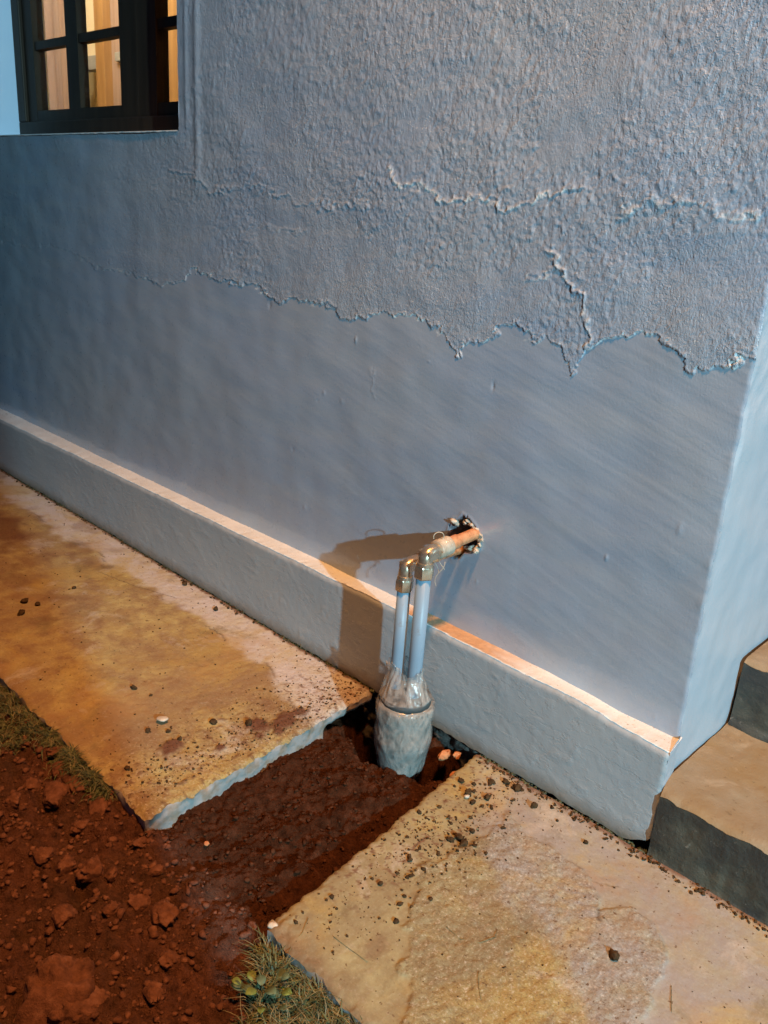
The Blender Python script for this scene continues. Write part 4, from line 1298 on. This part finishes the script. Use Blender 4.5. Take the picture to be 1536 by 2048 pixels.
# orange broken brick bits in the hole
for k, (x, y, z, r) in enumerate(((-0.862, 1.165, -0.035, 0.016), (-0.815, 1.150, -0.055, 0.015), (-0.838, 1.178, -0.028, 0.010))):
    cm = M_CLOD
    o = lump("brick_bit", (x, y, z), r, None, 760 + k, (1.1, 0.7, 0.9), 3, 0.6)
    tag(o, ("orange broken brick bit right beside the wrapped sleeve", "orange brick bit under the plinth next to the right paving", "small orange brick bit wedged under the plinth edge")[k], "brick bit", "broken brick bits in the trench hole")
bk = NT("orange_brick", 0.9)
bk.color(bk.ramp(bk.noise(90, 4), [(0.3, (0.30, 0.10, 0.035)), (0.7, (0.55, 0.24, 0.10))]))
bk.bump(bk.noise(200, 4), 0.7, 0.003)
for o in COL.objects:
    if o.name.startswith("brick_bit"):
        o.data.materials.clear(); o.data.materials.append(bk.m)

pb1 = lump("pebble", (-1.281, 0.766, 0.008), 0.0105, M_PEBBLE, 800, (1.25, 0.95, 0.55), 3, 0.08)
pb1.rotation_euler = (0, 0, 0.4)
tag(pb1, "smooth oval white pebble lying on the yellowish left paving", "pebble")
pb2 = lump("pebble", (-0.719, 1.057, 0.006), 0.0055, M_PEBBLE, 801, (1, .8, .8), 2, 0.4)
tag(pb2, "tiny white stone chip among dark clods right of the trench", "pebble")
pb4 = lump("pebble", (-1.395, 0.545, -0.030), 0.010, M_PEBBLE, 803, (1.2, .9, .6), 3, 0.2)
tag(pb4, "pale pebble in the grass at the left frame edge", "pebble")
pb5 = lump("pebble", (-0.734, 0.616, -0.006), 0.010, M_PEBBLE, 804, (1.1, .9, .7), 3, 0.25)
tag(pb5, "pale stone sticking out at the corner tip of the right paving", "pebble")
pb6 = lump("pebble", (-0.971, 0.660, soil_z(-.971, .66) + .003), 0.006, bk.m, 805, (1, .9, .7), 2, 0.2)
tag(pb6, "small orange stone on the soil in the trench mouth", "pebble")


def crumbs(name, pts, mat, label, zf, cat="soil crumbs"):
    """uncountable small crumbs as one object"""
    ico = bmesh.new(); bmesh.ops.create_icosphere(ico, subdivisions=1, radius=1.0)
    bv = np.array([v.co[:] for v in ico.verts]); bf = np.array([[v.index for v in f.verts] for f in ico.faces]); ico.free()
    rs = np.random.RandomState(len(pts))
    Vs = []; Fs = []; n = 0
    for x, y, r in pts:
        q = bv * (1 + 0.45 * rs.randn(len(bv), 1) * 0.6)
        a = rs.rand() * 6.28; c, s = math.cos(a), math.sin(a)
        q = q * np.array([rs.uniform(.8, 1.3), rs.uniform(.7, 1.1), rs.uniform(.5, .8)]) * r
        q = np.stack([q[:, 0] * c - q[:, 1] * s, q[:, 0] * s + q[:, 1] * c, q[:, 2]], 1) + np.array([x, y, zf(x, y) + r * 0.3])
        Vs.append(q); Fs.append(bf + n); n += len(bv)
    o = link(name, np_mesh(name, np.concatenate(Vs), np.concatenate(Fs), True), mat)
    tag(o, label, cat, kind='stuff')
    return o


rs = np.random.RandomState(12)
pts = []
while len(pts) < 700:            # trail on the right slab
    u = rs.rand()
    x = rs.normal(-0.685, 0.045); y = rs.uniform(0.64, 1.17)
    e = np.interp(y, [0.604, 0.794, 1.007, 1.184], [-0.739, -0.754, -0.777, -0.795])
    if x < e + 0.008: continue
    dens = 0.25 + 0.9 * math.exp(-((y - 0.94) / 0.07) ** 2) + 0.35 * math.exp(-((y - 1.1) / 0.06) ** 2)
    if rs.rand() > dens: continue
    pts.append((x, y, 0.0008 + 0.0022 * rs.rand() ** 3 + (0.003 if rs.rand() < .04 else 0)))
for _ in range(500):
    x = rs.uniform(-0.8, 0.3); y = 1.172 + rs.normal(0, 0.006)
    if x < -0.78: continue
    pts.append((x, min(y, 1.184), 0.001 + 0.003 * rs.rand() ** 2))
for _ in range(160):
    pts.append((rs.uniform(-0.7, 0.0), rs.uniform(0.62, 1.17), 0.0007 + 0.0012 * rs.rand() ** 2))
crumbs("soil_crumbs", pts, M_DARK, "fine dark soil crumbs strewn over the right paving slab", slab_z)
pts = []
for _ in range(900):
    x = -1.09 - abs(rs.normal(0, 0.085)); y = rs.uniform(0.61, 1.17)
    e = np.interp(y, [0.593, 0.741, 0.957, 1.184], [-1.055, -1.062, -1.076, -1.093])
    if x > e - 0.01: continue
    pts.append((x, y, 0.0008 + 0.0022 * rs.rand() ** 3))
for _ in range(300):
    pts.append((rs.uniform(-2.6, -1.1), rs.uniform(0.61, 1.17), 0.0008 + 0.002 * rs.rand() ** 3))
for _ in range(170):
    x = rs.uniform(-3.4, -1.1); pts.append((x, 1.176 + rs.normal(0, 0.005) , 0.0015 + 0.004 * rs.rand() ** 2))
crumbs("soil_crumbs", pts, M_DARK, "fine dark soil crumbs strewn over the left paving slab", slab_z)
pts = []
for _ in range(15000):
    x = rs.uniform(-1.55, -0.5); y = rs.uniform(0.22, 1.12)
    if y > 0.6 and not (-1.06 < x < -0.77): continue
    pts.append((x, y, 0.0009 + 0.0068 * rs.rand() ** 6 * (1.0 if y < 0.62 else 0.7)))
crumbs("loose_earth", [p for p in pts if p[1] < 0.62], M_CLOD, "loose crumbly red earth covering the dug ground outside the trench", soil_z, "loose earth")
tc = NT("shaded_crumb", 1.0, spec=0.02)  # darker copy of the clod colour, trench shade painted in
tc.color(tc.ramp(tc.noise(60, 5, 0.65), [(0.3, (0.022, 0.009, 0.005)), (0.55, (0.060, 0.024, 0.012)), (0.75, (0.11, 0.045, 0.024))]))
crumbs("loose_earth", [p for p in pts if p[1] >= 0.62], tc.m, "crumbly earth coloured darker as trench shade between the two slabs", soil_z, "loose earth")
# dirt in the joint between slab and wall
pts = []
for _ in range(2600):
    x = rs.uniform(-3.6, 1.0)
    if -1.09 < x < -0.79: continue
    pts.append((x, 1.186 + rs.normal(0, 0.003) + (0 if x < -0.415 else -0.008), 0.0015 + 0.003 * rs.rand() ** 2))
crumbs("joint_dirt", pts, M_MOSS, "dark mossy dirt filling the joint along the wall foot", lambda x, y: -0.004, "joint dirt")

# ------------------------------------------------------------------ grass
def blades(name, spots, mat, label, cat, lmin, lmax, width, zf, flop=0.9, seed=1, n_seg=4):
    rs = np.random.RandomState(seed)
    Vs = []; Fs = []
    for (x, y) in spots:
        L = rs.uniform(lmin, lmax); a = rs.rand() * 6.28; w = width * rs.uniform(.6, 1.3)
        dx, dy = math.cos(a), math.sin(a); px, py = -dy, dx
        z = zf(x, y) - 0.002
        b = len(Vs); cur = np.array([x, y, z]); el = rs.uniform(0.5, 1.4)
        for s in range(n_seg + 1):
            t = s / n_seg; ww = w * (1 - t ** 1.6) + 0.0001
            Vs.append(cur + np.array([px, py, 0]) * ww); Vs.append(cur - np.array([px, py, 0]) * ww)
            ang = el - flop * 2.0 * t
            cur = cur + np.array([dx * math.cos(ang), dy * math.cos(ang), math.sin(ang)]) * L / n_seg + rs.normal(0, L * 0.03, 3)
        for s in range(n_seg):
            i = b + 2 * s
            Fs.append((i, i + 1, i + 3, i + 2))
    o = link(name, np_mesh(name, np.array(Vs), np.array(Fs), True), mat)
    tag(o, label, cat, kind='stuff')
    return o


def gnear(x, y):
    return soil_z(x, y)


rs = np.random.RandomState(21)
spL = []
while len(spL) < 26000:
    x = rs.uniform(-2.3, -1.17); y = 0.599 - abs(rs.normal(0, 0.12)) if x < -1.40 else 0.597 - abs(rs.normal(0, 0.018))
    lim = np.interp(x, [-2.6, -1.6, -1.45, -1.36, -1.1], [0.0, 0.22, 0.40, 0.50, 0.58])
    if y < lim: continue
    if x > -1.42 and y < 0.575 and rs.rand() < .7: continue
    spL.append((x, y))
blades("grass", spL[::2], M_GRASS, "dark short grass growing at the left along the paving edge", "grass", 0.010, 0.036, 0.0013, gnear, 1.0, 31)
blades("dry_grass", spL[1::3], M_STRAW, "dry tangled blades mixed into the grass at the left", "dry grass", 0.012, 0.036, 0.0006, gnear, 1.1, 32)
spR = []
while len(spR) < 13000:
    x = rs.uniform(-0.74, -0.2)
    y = 0.602 - abs(rs.normal(0, 0.055)) + (0.006 if rs.rand() < .2 else 0)
    lim = np.interp(x, [-0.74, -0.68, -0.6, -0.2], [0.59, 0.53, 0.44, 0.2])
    if y < lim + 0.02 * rs.rand(): continue
    spR.append((x, y))
blades("grass", spR[::2], M_GRASS, "dark grass tuft growing at the bottom edge of the right paving", "grass", 0.012, 0.045, 0.0013, gnear, 0.8, 33)
blades("dry_grass", spR[1::3], M_STRAW, "dry tangled blades mixed into the tuft below the right paving", "dry grass", 0.015, 0.05, 0.0006, gnear, 0.9, 34)
spJ = [(rs.uniform(-3.2, -1.1), 1.185 + rs.normal(0, .002)) for _ in range(500)]
clus = [rs.uniform(-3.0, -1.15) for _ in range(16)]
spJ += [(rs.choice(clus) + rs.normal(0, .012), 1.184 + rs.normal(0, .003)) for _ in range(420)]
spJ = [p for p in spJ if p[0] < -1.1]
blades("moss", spJ, M_MOSS, "tiny moss tufts in the joint between left paving and plinth", "moss", 0.004, 0.014, 0.001, lambda x, y: 0.0, 0.6, 35)

# leafy weed at the corner of the right slab
weed = empty("leafy_weed", (-0.655, 0.535, -0.035), "small weed with yellow green leaves in the grass below the right paving", "weed")
rl = random.Random(9)
for k in range(17):
    a = rl.uniform(0, 6.28); L = rl.uniform(0.012, 0.022); hz = rl.uniform(0.014, 0.042)
    dx, dy = math.cos(a), math.sin(a); off = rl.uniform(0.004, 0.034)
    V = []; F = []
    ns = 8
    for s in range(ns + 1):
        t = s / ns; w_ = 0.42 * L * math.sin(math.pi * min(1, t * 0.92 + 0.06)) ** 0.8
        r = off + L * t; z = hz + 0.35 * L * math.sin(t * 2.2) - 0.1 * L * t
        for q, lift in ((-1, 0.14 * L), (0, 0), (1, 0.14 * L)):
            V.append((dx * r - dy * w_ * q, dy * r + dx * w_ * q, z + lift))
    for s in range(ns):
        for q in range(2):
            i = s * 3 + q
            F.append((i, i + 1, i + 4, i + 3))
    lf = link("leaf", vf_mesh("leaf", V, F), M_LEAF if k % 3 == 0 else M_LEAFD, weed)
    md = lf.modifiers.new("thickness", 'SOLIDIFY'); md.thickness = 0.0004
    V, F = tube([(0, 0, 0), (dx * off * .5, dy * off * .5, hz * .7), (dx * off, dy * off, hz)], 0.0006, 6)
    link("stem", vf_mesh("stem", V, F), M_LEAFD, weed)

# single dry stalks on the slabs
STK = [([(-0.497, 0.855), (-0.49, 0.84), (-0.50, 0.815), (-0.525, 0.80), (-0.553, 0.802)], "curled thin dry stalk lying on the right paving"),
       ([(-0.655, 0.665), (-0.625, 0.668), (-0.59, 0.672)], "straight dry stalk on the right paving near its outer corner"),
       ([(-0.705, 0.66), (-0.69, 0.635), (-0.685, 0.61), (-0.672, 0.59)], "brown creeping stalk hanging over the outer edge of the right paving"),
       ([(-0.47, 0.775), (-0.455, 0.755), (-0.44, 0.742)], "short dry stalk in the middle of the rough concrete patch"),
       ([(-0.27, 0.965), (-0.258, 0.94), (-0.25, 0.925)], "short dry stalk on smooth concrete right of the rough patch")]
for pts, lb in STK:
    P = [(x, y, max(slab_z(x, y), -0.004) + 0.0012 if y > 0.6 else -0.004) for x, y in pts]
    # refine
    Q = []
    for i in range(len(P) - 1):
        for s in range(5):
            t = s / 5
            Q.append(tuple(P[i][c] * (1 - t) + P[i + 1][c] * t for c in range(3)))
    Q.append(P[-1])
    V, F = tube(Q, 0.0005, 6)
    o = link("dry_stalk", vf_mesh("dry_stalk", V, F), M_STRAW)
    tag(o, lb, "dry stalk", "dry stalks on the right paving")
